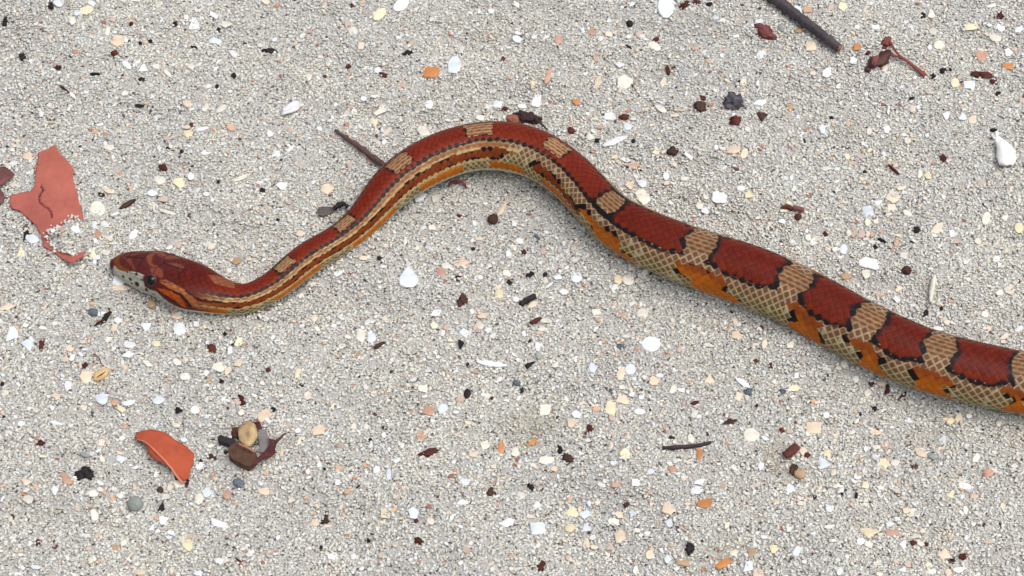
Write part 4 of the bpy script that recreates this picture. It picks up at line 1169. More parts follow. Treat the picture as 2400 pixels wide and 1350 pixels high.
# ------------------------------------------------------------------ shell chips and crumbs, read off the photograph tile by tile
# tile origin: "x y length width angle colour shape" in tile pixels (3.97 to one photo pixel)
TILES = {
(0, 0): """845 25 115 50 -25 B p;805 90 140 70 15 Y o;550 20 110 70 0 B p;715 115 75 60 0 B p;675 190 70 80 0 C p;1095 375 150 100 20 P p;1050 180 65 40 0 S p;1000 290 80 40 80 C q;1220 220 40 45 0 K b;1305 395 32 32 0 K b;
1400 378 42 30 0 K b;1200 375 24 28 0 K b;1060 490 80 45 0 R c;1180 600 115 60 -45 W s;1340 635 95 80 60 W t;880 690 95 22 5 K s;1320 735 60 40 0 K c;1295 980 90 32 0 K b;1925 795 85 45 0 W o;2020 800 40 45 0 K b;
2175 705 42 42 45 K q;2060 1010 110 50 25 C o;1800 230 120 110 -50 B t;1990 140 100 70 -40 W p;2000 375 130 70 0 B p;2100 220 130 70 0 E p;2035 270 40 45 0 K c;1790 430 70 30 -10 K c;2170 500 100 60 -30 W p;1630 220 50 36 45 K c;
205 525 55 60 0 K c;45 195 70 38 75 K c;465 345 60 55 0 P p;670 880 110 40 -50 W s;600 830 110 12 -35 R s;1165 865 80 60 20 C p;1740 960 80 70 0 P p;2150 1185 80 60 10 O p;1555 1285 80 50 -10 S p;1780 1160 45 45 0 R b;
1735 1180 90 45 0 P p;1750 1240 100 70 0 Y p;1885 1195 120 40 15 W s;385 1055 70 50 80 B p;475 40 70 45 -70 K c;540 625 60 40 0 R c;1560 680 110 40 -45 C s;1780 610 90 60 0 E p""",
(600, 0): """1350 40 175 105 35 W o;1150 130 150 85 45 Y o;90 15 80 50 0 P p;640 45 60 50 40 S p;890 40 45 50 0 R c;850 225 65 60 0 S p;900 285 90 90 0 C p;500 295 45 45 0 O p;980 425 65 55 80 P q;670 590 80 50 -70 P p;1135 650 70 55 0 W p;
1185 690 80 40 0 R c;860 615 50 40 0 R c;490 710 80 75 80 E p;1620 665 185 110 -5 O h;1850 605 165 145 85 B p;1445 400 85 50 40 T s;1415 480 90 40 15 K c;1360 785 60 55 0 S o;1605 970 85 80 0 W p;2255 960 110 85 45 W p;
2085 1090 85 60 0 C p;1100 1130 85 75 60 Y t;1165 1020 170 70 30 E p;1560 1220 150 100 -30 C p;1215 1225 100 50 30 P s;125 1240 55 65 0 W o;120 470 105 40 0 K c;1000 915 60 60 0 W p;1090 895 70 40 0 W p;170 370 55 45 0 B p;
430 325 70 40 20 C p;2190 105 60 40 -10 W o;2300 540 40 40 0 R c;910 1035 60 50 90 W p;745 970 50 45 0 W p;2315 1010 60 40 0 R c""",
(1200, 0): """1430 55 200 160 90 B o;1600 40 90 60 30 R c;1720 15 70 40 0 R c;1840 35 60 35 0 K c;1095 215 65 60 0 K b;740 290 90 75 0 S p;435 365 90 80 80 S p;900 310 70 60 0 Y q;825 360 60 50 0 C p;1325 430 130 65 -30 C o;1345 360 60 40 50 R c;
1180 310 90 40 30 S s;1085 335 55 45 0 W p;60 305 80 35 0 W o;45 360 90 65 -20 B o;205 345 60 40 0 W p;45 45 80 60 -40 C p;905 180 60 60 0 W t;660 275 60 50 0 W p;190 770 95 70 50 P t;340 700 170 55 70 S s;800 750 130 65 65 P p;
1040 765 170 140 50 C p;230 925 110 78 75 W q;90 985 85 45 0 W o;1000 600 110 60 -20 W p;1410 760 80 70 0 P p;1450 655 90 40 -70 R s;595 945 80 75 0 O p;1385 1010 120 55 -30 C o;1515 1070 90 45 0 P p;910 1085 130 80 0 W p;1130 1105 65 55 0 C p;
1040 1080 80 45 0 R c;555 1205 85 50 -30 R c;720 1270 75 60 0 C p;790 1300 50 40 0 K c;1130 1305 40 40 0 K b;960 1310 280 60 22 W s;1755 985 110 80 0 N c;1785 905 50 50 0 R c;2080 1120 90 70 0 R c;2330 1090 110 85 0 N t;2325 505 110 80 25 W p;
1960 185 75 50 0 C p;2310 950 110 60 0 B p;2155 760 70 50 0 P p;1720 445 60 50 0 T p;1945 460 45 40 0 S p;815 1185 70 40 0 O p;1080 1180 80 80 0 B p""",
(1800, 0): """275 85 95 80 -35 B p;370 90 85 50 0 O q;585 70 60 60 0 S p;700 60 100 70 -20 Y p;905 85 80 35 80 Y s;1520 125 95 85 20 C p;1445 140 60 50 60 K c;400 425 100 85 0 P q;830 430 80 70 60 O p;935 485 45 40 0 R c;125 255 70 70 0 G b;295 270 100 65 20 T p;
795 560 70 70 0 W p;545 675 115 85 20 W p;1000 255 85 50 0 W p;830 250 50 50 0 W p;1890 245 120 60 5 Y q;2160 255 95 62 -30 W p;2065 230 60 50 0 W p;2115 330 130 100 -20 E o;1590 415 110 90 30 C o;1505 440 50 40 0 W p;1985 515 130 110 -10 S p;
2240 485 90 85 0 W p;2240 610 120 60 -10 O o;2330 270 110 60 20 B p;1740 765 90 80 80 Y o;1870 785 105 75 5 B q;1540 710 50 50 0 K c;1635 655 60 45 0 K c;1700 640 35 30 0 K b;1990 690 160 50 -5 R c;2100 755 60 45 0 R c;1540 290 100 70 0 E p;
2080 50 100 38 10 W s;2165 140 60 50 0 R c;1085 635 85 75 0 E p;420 680 70 50 0 P p;205 1000 90 75 0 T p;510 1200 85 75 0 B p;1105 1195 80 80 0 W p;945 1220 65 55 80 P p;745 1145 90 50 -70 S p;1660 1075 80 70 0 W p;1815 1080 85 70 0 B t;
1900 1110 90 90 0 P p;1340 1010 70 60 80 P p;1395 995 55 45 0 W p;1480 850 70 40 -40 T p;1300 1310 70 65 0 Y p;915 870 50 50 0 W p;1120 1030 70 28 85 W s;2100 1210 70 25 -5 K s;590 1090 40 30 0 K b;330 1305 50 40 0 K c;1340 910 45 30 0 K c;
2140 865 60 35 10 K c;2360 930 60 50 80 S p""",
(0, 340): """900 590 155 150 0 C o;1190 550 190 40 28 N s;1775 285 85 65 80 W o;1490 320 120 85 0 C p;1665 345 110 100 10 Y p;1515 210 75 60 0 R c;1010 20 110 60 0 C p;1000 420 120 50 -25 P s;945 455 55 40 0 K c;270 100 130 115 80 P p;120 170 110 50 15 W s;
1415 445 100 60 0 B o;1520 505 85 40 -5 S q;1430 570 80 28 85 P s;1555 620 170 35 -15 C s;1070 640 90 24 25 W s;300 870 140 90 -25 B p;245 845 90 45 70 K c;200 990 110 95 10 Y t;705 775 95 75 -20 W p;580 790 60 50 80 O p;845 970 80 75 80 Y p;
980 1000 110 70 0 E p;905 1040 80 65 -30 W p;1025 870 65 60 0 P p;885 890 85 60 0 W p;910 825 80 70 0 S p;880 740 70 55 60 B p;970 730 90 50 -20 W p;1100 1265 100 85 -15 W q;1130 1325 200 52 0 P s;1660 925 65 60 0 S p;2250 300 190 40 25 C s;
2030 335 32 32 0 K b;1690 55 40 35 0 K b;1565 20 40 25 0 K c;1920 455 60 40 0 W o;2200 1080 100 70 0 T p;2130 1165 45 45 0 W q;1960 930 120 50 0 C p;2255 955 60 55 0 P p;1240 830 110 60 40 W p""",
(600, 340): """185 85 95 70 0 W p;870 180 70 50 -60 S p;410 180 60 45 0 S p;240 375 110 65 0 W p;65 415 50 50 0 K c;660 410 130 90 0 P p;205 690 42 36 0 K c;1530 485 135 75 30 W p;1665 500 90 70 80 E p;2205 690 105 90 0 N b;2290 590 160 50 60 P s;
1550 765 60 55 0 W p;1640 770 80 60 0 C p;1415 1220 185 205 0 B f;1720 1185 100 85 -70 S o;1770 1120 95 90 0 C p;1920 1080 150 95 20 P t;2330 1185 95 80 -30 C p;2350 1020 60 60 0 W p;1155 1045 50 30 0 K c;2020 960 40 30 0 K b;1000 1050 110 50 0 P p;
1185 1130 70 35 0 W o;1900 655 70 30 -10 R c;430 880 60 45 0 W p;410 820 80 70 0 P p;770 1180 110 60 30 W p;1385 895 60 50 80 C p;1205 930 55 45 0 P p;2360 1270 50 45 0 K c;1885 1235 60 50 -40 R c;2250 1320 80 60 0 Y p""",
(1200, 340): """1930 480 180 118 -20 W p;1135 190 150 75 0 S p;1435 285 75 60 80 W o;1210 350 100 80 -40 W p;1090 370 90 75 0 P p;1215 475 140 100 -55 C q;1440 350 70 60 0 P p;1640 100 95 75 -30 W p;1340 60 70 60 0 Y p;1490 55 90 70 0 N c;1505 170 90 45 -55 P s;
2060 35 150 80 0 P p;2160 75 90 70 70 P p;1900 20 50 40 80 B o;1745 565 75 70 0 C p;1795 610 95 65 -20 B p;2200 460 80 70 0 Y p;1810 475 70 60 0 C p;2130 400 80 50 0 W p;70 890 85 58 -20 W p;320 805 55 40 0 W o;20 725 70 70 0 W p;235 855 70 28 -45 D s;
110 1000 50 50 0 R c;290 985 60 55 80 S o;425 1225 90 60 0 W p;600 1225 110 95 0 B o;310 1255 70 60 0 P p;170 1200 70 45 30 K c;310 1200 40 40 0 K c;985 1250 95 90 80 Y p;1085 1250 110 105 0 C o;1110 1140 60 60 0 C p;1235 1185 60 50 0 W p;
840 1060 50 42 60 W p;350 1300 90 28 35 W s""",
(1800, 340): """930 615 115 90 -75 B q;930 720 70 60 80 Y p;1300 650 105 80 -40 C p;1160 480 130 120 0 P p;1150 580 80 60 0 P q;1240 400 90 40 15 Y s;1490 280 85 75 0 Y p;1415 260 90 50 80 C p;1020 535 90 50 10 W p;870 825 80 60 80 S q;930 825 60 40 80 P o;
970 830 60 45 80 O p;805 820 85 60 80 T p;750 820 60 50 80 P p;1060 890 90 25 -30 K s;705 965 90 75 80 B o;620 970 60 50 20 W p;935 1090 215 125 -15 W p;910 1200 100 85 70 C p;1570 775 165 75 40 P p;1270 1030 90 90 0 E p;2030 680 120 75 75 C o;
2205 670 70 65 80 C p;2335 770 100 90 80 Y o;1750 890 85 60 10 S t;1955 895 75 60 0 P p;1710 820 70 70 0 B p;150 605 100 50 0 Y p;280 665 70 60 0 R b;535 830 50 45 80 R c;375 860 70 60 0 C p;440 870 70 60 0 P p;540 215 80 50 0 C p;165 305 46 46 0 W o;
740 105 60 60 0 Y p;790 165 80 40 0 S p;860 105 60 60 0 S p;1125 165 60 50 80 S p;1170 230 150 18 -45 R s;1630 115 60 50 0 R c;900 245 40 35 0 K b;1980 350 70 50 0 T q;225 900 45 45 0 W p;1380 785 60 50 0 K c;1200 910 60 55 80 O p;1840 1085 50 40 0 W p;
1865 1250 42 42 0 W p;2240 1330 90 50 0 P p;1290 1160 90 70 0 N c;1000 945 40 40 0 K c;730 1220 110 70 0 T p;95 650 0 0 0 W p""",
(0, 680): """65 150 195 70 12 P p;110 400 190 130 50 B p;265 510 145 110 15 B t;265 260 50 40 -30 W o;235 325 55 35 0 W o;215 615 50 40 -40 W p;390 505 75 50 60 R c;610 640 80 70 0 P p;670 630 80 60 70 W p;645 535 90 60 0 P p;800 800 135 120 20 P p;785 700 60 45 50 R c;
870 205 90 70 0 D b;960 270 170 50 42 K c;1100 275 75 65 0 B p;1065 345 70 60 80 P q;1350 330 110 100 60 B t;1670 360 130 120 80 B o;1410 125 80 75 0 T b;1650 230 130 90 0 P p;1825 315 50 50 0 W q;1455 495 85 70 0 Y p;1205 505 120 75 -10 W p;
1190 600 135 65 30 W p;1010 455 100 50 20 C p;630 880 85 72 70 W p;525 990 95 70 0 P p;945 1005 135 105 -50 B o;1060 1035 90 70 -30 S p;1200 1045 120 55 8 B s;1475 1025 120 72 20 B o;1125 1105 100 58 -20 Y p;780 1095 60 55 80 P p;1660 1115 60 45 0 K c;
1815 1115 90 65 0 W p;1970 540 85 55 -45 R c;2220 480 95 72 60 Y p;1930 490 50 42 80 W p;2140 560 90 55 80 W p;2035 715 120 95 0 C p;2120 750 100 75 80 P p;2210 670 110 75 20 P p;1720 800 95 72 15 C o;1650 670 90 55 -20 C p;1720 650 60 60 0 P p;
2060 845 42 42 0 K c;2095 400 45 40 0 K c;1370 680 110 48 -30 C p;520 1235 130 36 -10 W s;1160 1265 60 55 0 O p;1640 1250 80 50 0 P p;20 870 45 42 80 K b;45 955 80 50 20 Y o;35 1175 32 32 0 K b;2245 1140 80 66 -60 C p;2205 1040 70 65 0 S p;2250 1020 110 55 -70 R c""",
(600, 680): """975 420 100 85 70 C q;1075 440 90 90 0 B p;1145 515 125 36 25 N s;1665 210 120 88 20 B p;1200 260 55 55 0 P p;1660 330 75 70 0 Y p;1770 345 70 55 80 S p;540 260 85 65 30 P p;565 360 75 45 -10 C p;725 330 60 38 15 W o;2110 240 100 55 10 P p;2260 30 80 70 0 Y q;
1950 390 110 105 0 B p;2080 320 100 80 0 E p;2160 370 80 60 0 B p;2040 355 50 40 0 O p;1810 460 60 55 0 Y t;1910 500 100 60 -80 K t;1970 685 60 30 80 K c;2200 680 290 52 -6 W s;2045 760 65 42 0 O p;385 770 105 55 65 P p;220 860 52 42 20 C o;165 860 45 45 0 P p;
1555 910 110 75 0 C p;1570 990 60 45 0 W p;1100 960 65 60 0 Y p;1465 830 75 48 30 W p;1965 960 92 68 75 K b;1905 1010 80 65 0 S p;1600 1115 120 105 0 S p;1735 1100 95 78 20 B p;1860 1135 60 35 0 W o;2155 980 60 60 0 C p;2195 1005 45 40 80 R c;
480 985 80 65 70 P p;940 590 80 70 0 T p;425 880 50 34 -20 K c;110 1210 70 40 -40 W o;580 1300 140 120 20 P p;900 1260 80 70 0 C p;1030 1270 65 60 0 C p;1190 1275 60 28 -40 K c;390 1305 60 45 40 W o;1550 1330 120 60 0 S p;1920 90 110 80 60 N c;
110 735 40 40 0 R c;155 1110 45 45 0 K c;975 40 60 60 0 S p;70 1160 130 95 35 P q""",
(1200, 680): """185 135 110 65 35 P p;225 285 130 42 25 R s;320 280 120 48 -10 C p;290 365 110 65 0 C p;260 400 80 50 0 S p;240 505 90 72 30 W t;245 605 66 66 0 G b;160 690 110 45 30 K c;400 700 70 44 -25 C p;480 15 90 55 0 W p;35 80 66 50 0 W o;1295 495 185 150 0 B o;
1010 520 60 45 0 D c;1030 230 135 45 -45 S s;955 130 50 50 0 S p;1215 215 110 100 0 E o;750 715 85 78 0 B p;1015 765 145 80 75 P p;1100 735 105 100 0 B o;1320 840 120 90 0 P p;1020 900 70 55 0 C p;1375 795 80 45 0 W o;1840 825 110 92 0 P t;1500 920 95 62 50 C p;
1580 925 80 58 0 W p;2150 860 155 62 -32 W s;2100 980 105 80 -25 P p;2090 420 105 90 -30 P p;2350 500 85 60 80 Y p;1690 335 55 40 -20 W p;1740 360 60 50 0 P p;310 1110 105 100 0 C q;600 1150 100 68 -30 W p;555 1235 90 72 15 P p;920 1095 120 95 80 Y q;
1030 1020 140 90 0 P p;935 1190 65 60 0 S p;725 1280 60 50 0 R c;505 1010 50 45 0 C p;1115 965 60 38 15 W o;1200 990 60 50 0 W p;1700 1050 90 28 15 R s;1740 1170 50 40 0 W o;2030 1220 110 45 15 N c;2225 1345 155 130 0 C o;1285 1115 35 28 80 K b;
2280 1070 32 32 0 K b;930 935 50 45 0 D c;45 860 80 50 -20 D b;90 930 55 46 80 K c;1820 505 70 45 0 C p;1560 555 60 50 70 S p;1190 1130 110 60 0 B p;2200 940 80 60 0 D c;2270 655 45 40 0 R c;795 275 50 50 0 O p;780 205 90 65 0 C p""",
(1800, 680): """1590 355 120 42 -10 W s;2020 220 76 70 0 W p;1200 80 80 68 -20 W p;1690 95 55 50 0 O p;1665 300 60 55 0 P p;2200 430 90 48 10 P p;2190 480 60 40 0 P p;2340 360 90 52 30 W p;1855 290 50 24 -5 W q;2160 25 80 60 0 C p;2250 20 80 60 0 P p;1615 165 36 36 0 K b;
1475 215 60 48 60 K c;210 510 92 66 20 C p;660 710 70 58 -20 Y p;710 680 80 58 60 C p;260 800 75 58 70 W p;820 825 66 55 0 C p;965 860 50 44 0 R c;1115 905 100 38 85 R c;1160 925 42 40 0 W q;930 955 85 68 50 C p;1060 860 100 60 0 P p;245 910 112 58 5 Y o;
130 940 95 42 30 D c;460 1045 70 60 80 P p;545 1160 78 62 -15 W p;990 1100 50 46 0 K b;855 1150 40 40 0 K c;425 1280 130 112 0 P q;1700 1215 105 62 25 Y p;1780 1190 90 68 70 P p;1870 1170 60 45 0 W o;1970 1310 80 40 0 W p;1000 1320 120 58 0 P p;
1330 1040 75 36 -30 E s;1260 970 90 36 40 R c;30 700 60 40 -70 R c;200 1310 80 56 0 S p;130 1300 50 48 0 R c;2150 1240 70 60 80 C p""",
(0, 1010): """610 445 155 105 -35 S p;790 395 170 95 10 K c;240 470 95 62 -30 P p;510 550 100 68 75 W p;790 225 100 50 -20 G o;850 215 66 55 -40 B p;1120 255 96 56 -15 B p;1260 680 155 135 30 G b;1515 825 112 82 0 W p;1450 800 50 48 0 O p;1510 715 105 62 55 K t;
1490 545 66 60 80 N b;1850 630 105 92 70 C o;1930 565 110 100 0 B p;1735 1035 165 98 -65 Y o;1865 320 112 54 25 W p;2215 485 112 80 -10 D b;2030 845 185 95 -15 B p;2115 590 100 85 70 S p;330 1265 92 42 -5 B p;1300 1310 112 55 0 P o;845 1200 82 58 75 Y p;
875 780 115 70 -70 C p;910 965 70 62 0 S p;400 240 70 50 0 Y p;945 105 70 60 80 C q;260 630 110 90 0 E p;1660 490 100 88 -20 C p;1580 525 82 55 60 P p;1540 610 70 60 0 E o;1740 480 70 34 80 R c;1640 435 60 34 -20 K c;1970 240 90 42 -15 N c;1870 280 40 35 0 K c;
1410 900 82 48 45 B p;1590 945 70 44 0 W p;1570 985 56 45 0 B p;1065 1080 80 70 0 T p;1150 1040 82 55 30 C p;950 260 85 50 -50 C p;1715 85 72 48 -15 B p;1135 65 62 46 50 C p;930 480 70 38 -15 W p;860 575 110 78 0 C p;930 540 70 60 0 E p;1120 600 62 58 0 W p;
2045 1210 90 58 -10 W o;2225 1220 72 36 -60 R c;185 150 50 40 80 S p;370 110 60 48 0 R c;100 820 60 48 80 P p;350 1035 60 46 80 R c;820 1090 70 50 0 S p;1850 1325 100 60 0 B p;165 1330 80 40 0 B p""",
(600, 1010): """1190 40 62 58 0 B p;1610 195 155 52 12 R c;2280 160 150 72 88 O p;2130 130 78 70 20 C q;2020 215 92 68 0 P p;1235 400 112 48 85 B o;1120 355 72 58 40 W p;760 475 50 48 0 B q;640 355 36 36 0 K b;75 565 122 78 0 P p;330 640 92 65 20 C p;640 840 100 40 8 N c;
655 780 90 32 85 N c;660 885 80 28 5 Y s;1205 765 92 85 0 Y q;1465 765 118 98 -75 B p;1490 830 42 40 0 R b;1625 835 80 64 -30 P o;1940 465 100 80 0 B p;2180 570 88 62 0 N c;1920 660 110 58 0 W p;715 1160 95 78 20 W p;905 1165 62 60 0 W p;2335 850 142 80 10 W p;
1515 1020 78 58 -10 R c;1955 1105 72 68 0 T p;550 850 90 78 80 P p;400 100 62 58 0 Y p;780 135 56 44 70 O p;1540 60 122 55 15 S p;1060 80 42 40 0 K c;1065 135 50 38 70 W o;1050 1020 50 38 80 K t;605 1085 50 34 75 K c;1840 290 52 45 0 W p;1165 1150 70 58 70 T p;
500 1090 42 40 0 W p""",
(1200, 1010): """240 905 145 108 6 B q;540 900 105 98 0 Y p;555 755 135 108 -10 Y p;680 775 120 80 0 B p;690 900 86 68 0 B p;1455 720 132 122 0 P p;1795 670 162 92 10 O p;1750 465 122 66 15 W p;1720 550 135 72 25 W p;1460 855 90 85 0 B p;1055 215 118 96 -60 Y p;1150 480 76 74 0 W q;
870 465 62 55 0 W p;965 500 66 44 0 O q;230 690 72 68 80 W p;320 265 160 82 10 C p;515 250 112 75 -5 N c;445 170 70 50 -70 K c;175 520 95 62 -40 K c;190 100 95 60 30 O p;35 190 130 92 70 C p;400 350 92 60 0 P p;200 320 82 58 -25 P p;1665 65 102 60 -75 C o;
1745 215 108 58 78 O p;1490 350 90 80 0 S p;1120 775 82 78 -30 B t;1005 980 132 105 60 P p;1000 780 100 68 -20 P p;690 1050 92 66 75 P p;750 990 62 60 0 W p;910 1090 92 46 -15 S p;1165 925 82 48 -20 C p;1265 950 72 54 0 C p;270 1260 112 62 65 R c;1665 1090 100 80 60 K c;
1590 1215 152 85 -10 T p;1970 1230 180 95 28 O p;2060 1130 82 58 10 Y p;2240 1130 105 85 25 T p;1450 1190 82 78 0 B p;1530 1280 62 45 0 W p;1280 1150 84 76 50 P o;2200 1260 135 120 60 B p;2290 1320 100 80 0 P q;2345 985 62 45 0 W p;2320 330 92 58 80 B p;
1300 650 92 40 80 P s;1060 690 62 48 70 N p;795 665 66 50 35 Y p;720 670 72 50 75 B p;945 295 72 40 0 B p;940 840 100 78 0 C p;520 1175 62 50 0 T p;170 790 82 48 -10 P p;250 480 82 34 10 S p;2265 505 52 40 0 S p;75 600 92 88 0 E p;2000 880 62 44 70 Y p;
1290 380 82 58 0 B p;2070 350 85 36 -30 C s""",
(1800, 1010): """510 310 155 108 -35 B t;300 400 112 88 0 T b;240 350 90 66 70 N c;330 190 92 78 20 P p;365 220 52 45 0 R c;555 205 95 78 0 Y p;1075 305 122 100 80 Y p;1065 390 60 54 0 S p;990 240 84 60 10 B p;910 165 60 50 80 W p;1010 150 92 48 0 C p;1425 195 145 78 -35 P p;
1540 240 112 76 -20 G p;1100 140 70 64 80 O p;1940 245 135 62 58 C p;2050 385 115 80 12 S c;1835 510 122 86 -10 W p;1810 460 100 50 0 C p;1710 590 92 82 -30 Y p;1920 605 82 44 0 S q;1840 735 82 50 -78 C o;570 720 86 84 0 B p;205 535 92 88 0 B p;165 480 62 58 0 S p;
70 655 82 68 0 P p;1370 680 78 44 0 B t;1340 740 82 58 0 C p;1285 740 80 68 70 P p;940 950 195 105 -10 Y t;1155 945 118 58 5 S q;860 1025 82 65 -20 W p;935 1055 78 52 -20 C q;1260 1055 78 68 70 W p;1130 870 86 48 0 B p;1640 1140 132 105 -20 P p;1710 1195 72 38 0 K c;
1810 1170 82 68 0 R p;45 1095 102 86 0 Y p;265 1125 105 74 60 B p;1495 1240 78 62 -30 Y p;1520 1305 82 58 0 C p;1250 1290 92 48 5 B p;1185 1220 62 58 0 S p;1300 1240 72 58 -20 S p;565 890 92 48 0 C p;425 950 62 38 0 W p;195 915 55 44 80 W q;340 1215 52 48 0 W p;
1185 540 102 76 -30 E p;1045 525 72 34 -10 W p;905 500 82 68 0 P p;690 580 32 30 0 K b;820 600 44 30 85 K q;255 485 32 30 0 K b;1370 320 52 48 0 R c;2005 865 50 34 75 R c;1910 865 62 48 -25 W p;1700 990 62 44 70 S p;1355 1035 56 45 0 R c;1480 1050 42 40 0 R c;
1420 1050 82 48 -20 P p;1370 975 92 58 0 E t;1440 930 62 54 0 P p;2050 1030 92 40 0 S p;1185 295 92 58 0 E p;610 390 72 58 70 P p;830 430 72 48 0 B p;660 1320 46 45 0 W o;1040 1330 72 40 0 Y p;310 670 82 48 0 P p;630 510 52 40 0 C o"""}
CH = []
for (ox, oy), txt in TILES.items():
    for it in txt.replace('\n', '').split(';'):
        q = it.split()
        if len(q) < 7: continue
        x, y, L, W, a = (float(v) for v in q[:5])
        if L < 5: continue
        CH.append((ox + x / 3.97, oy + y / 3.97, L / 3.97, W / 3.97, a, q[5], q[6]))
LM = [(330, 650, 130, "beside the snake's head"), (560, 705, 90, "beside the snake's neck bend"), (730, 600, 90, "beside the snake's striped neck"), (1130, 345, 130, "near the arch of the snake"), (930, 430, 100, "near the rising bend of the snake"),
      (1370, 450, 110, "near the falling bend of the snake"), (1600, 600, 140, "alongside the snake's middle"), (1850, 690, 140, "alongside the snake's thick body"), (2150, 835, 150, "alongside the snake's rear flank"),
      (120, 480, 130, "around the salmon pink leaf"), (385, 1065, 110, "around the rust orange leaf"), (590, 1040, 110, "around the scrap pile"), (1890, 55, 110, "near the thick dark twig"), (2095, 135, 100, "near the withered stalk"),
      (1610, 1043, 100, "near the thin straight twig"), (830, 340, 90, "near the stick poking from under the snake"), (2355, 365, 110, "near the domed clam shell"), (1719, 240, 90, "near the bristly lichen tuft"), (682, 256, 90, "near the elongated white valve"),
      (1526, 803, 110, "near the round white disc"), (1855, 1058, 100, "near the maroon bark stub"), (2035, 615, 110, "near the large white plate behind the snake"), (1005, 167, 110, "near the half-round orange shell"), (1260, 1238, 110, "near the square-cut bluish tile"),
      (1152, 851, 110, "near the long white stick-like shell"), (956, 648, 100, "near the broad white fan chip"), (317, 1181, 90, "near the smooth grey pebble"), (237, 878, 90, "near the slit tan husk"), (1330, 1073, 90, "near the flaky maroon crumb"), (2158, 1058, 110, "near the pointed peach chip"),
      (2036, 1249, 110, "near the large yellow wedge"), (767, 1213, 100, "near the hooked black scrap"), (227, 489, 80, "near the round cream disc"), (1560, 20, 100, "near the big bluish oval at the cut of the bank"), (1696, 1320, 100, "near the big orange shard")]
LM = [(a, b, c, d.replace(' at the cut of the bank', '')) for a, b, c, d in LM]
def where(x, y):
    best = None
    for a, b, r, w in LM:
        d = math.hypot(x - a, (y - b) * 1.1)
        if 3 < d < r * 1.15 and (best is None or d / r < best[0]): best = (d / r, w)
    if best: return best[1]
    near = sorted((math.hypot(c[0] - x, c[1] - y), i) for i, c in enumerate(BIGS))
    for d, i in near:
        if d > 6:
            c = BIGS[i]
            if d < 110: return 'next to a %s %s %s shell chip' % (size_word(c[2], c[3]), SHELL[c[5]][0], SHN[c[6]])
            break
    return 'on open sand'
def size_word(L, W):
    m = math.sqrt(L * W)
    return 'large' if m > 27 else 'medium' if m > 20 else 'small' if m > 14 else 'tiny'
SHN = {'p': 'angular', 'o': 'rounded', 't': 'three-cornered', 'q': 'square-cut', 's': 'elongated', 'h': 'half-round', 'f': 'fan-shaped'}
BIGS = sorted([c for c in CH if c[5] in SHELL and c[6] not in 'bc'], key=lambda c: -c[2] * c[3])[:170]
SPECIAL = {(1005, 167): 'glossy orange half-round shell with a ragged straight edge', (1066, 152): 'bluish white eight-sided shell plate next to the half-round orange shell', (956, 647): 'broad white fan-shaped shell chip, widest on open sand',
           (1154, 851): 'long white stick-like shell piece lying flat', (1526, 805): 'round white shell disc with a bitten edge', (2036, 615): 'large white shell plate pointed at one side behind the snake', (1260, 1238): 'square-cut bluish shell tile',
           (1686, 461): 'bright white rounded triangular shell plate behind the snake', (227, 489): 'round cream shell disc beside the salmon pink leaf', (1442, 330): 'long pointed white shell sliver behind the snake',
           (2037, 1249): 'large yellow wedge-shaped shell piece', (1696, 1320): 'big orange curved shell shard', (1907, 1002): 'peach square shell tile below the snake', (1761, 1019): 'round cream shell disc with a notch on open sand',
           (317, 1181): 'smooth grey oval pebble sunk in the sand', (1560, 14): 'big bluish oval shell plate', (28, 781): 'big bluish smooth shell piece next to a white triangular chip', (437, 1271): 'oval pale yellow shell cup near the white chips',
           (1462, 193): 'cream jagged shell flake like a torn leaf', (2158, 1059): 'pointed peach shell chip touching a grey crumb', (890, 33): 'pale yellow bean-shaped shell piece', (940, 10): 'large white oval shell beside a pale yellow piece',
           (420, 771): 'bluish translucent rounded chip below the snake\'s jaw', (238, 933): 'bluish grey oval shell beside an orange chip', (1787, 275): 'dark brown three-cornered stone chip', (1155, 514): 'round brown seed with a peach stem beside it',
           (1095, 922): 'shiny black oval seed', (1080, 806): 'black three-cornered seed with legs of debris', (558, 1132): 'slate grey pebble near the scrap pile', (219, 732): 'slate grey pebble near the black charcoal streak',
           (242, 748): 'black charcoal streak crumbling into the sand near the snake\'s head', (199, 1109): 'charred black ring of plant crumbs', (1928, 1088): 'bluish shell plate with a dark rim, three-cornered'}
SHN = {'p': 'angular', 'o': 'rounded', 't': 'three-cornered', 'q': 'square-cut', 's': 'elongated', 'h': 'half-round', 'f': 'fan-shaped'}
shells = [c for c in CH if c[5] in SHELL and c[6] not in 'bc']
darks = [c for c in CH if not (c[5] in SHELL and c[6] not in 'bc')]
shells.sort(key=lambda c: -c[2] * c[3])
def special(x, y):
    for (a, b), w in SPECIAL.items():
        if math.hypot(a - x, b - y) < 7: return w
    return None
def size_word(L, W):
    m = math.sqrt(L * W)
    return 'large' if m > 27 else 'medium' if m > 20 else 'small' if m > 14 else 'tiny'
SANDC = np.array(lin(204, 203, 196))
rest = []
for k, (x, y, L, W, a, c, s) in enumerate(shells):
    rr = random.Random(k * 17 + 5)
    cn, V, F = chip_mesh(x, y, L, W, a, s, rr)
    if k >= 300:
        rest.append((V, F, .68 * np.array(SHELL[c][1]) + .32 * SANDC)); continue
    base = np.array([cn[0], cn[1], V[:, 2].min()])
    o = mesh_obj('shell_chip', V, F, MATS['shell_' + SHELL[c][0].replace(' ', '_')], None, base, False)
    lb = special(x, y)
    if lb: tag(o, lb, 'shell')
    else:
        lb = '%s %s %s shell chip %s' % (size_word(L, W), SHELL[c][0], SHN[s], where(x, y))
        tag(o, lb, 'shell', '%s %s shell chips %s' % (size_word(L, W), SHELL[c][0], where(x, y)))
vv, ff, cc, off = [], [], [], 0
for V, F, c in rest:
    vv.append(V); cc.append(np.repeat(np.array(c)[None], len(V), 0)); ff += [tuple(i + off for i in f) for f in F]; off += len(V)
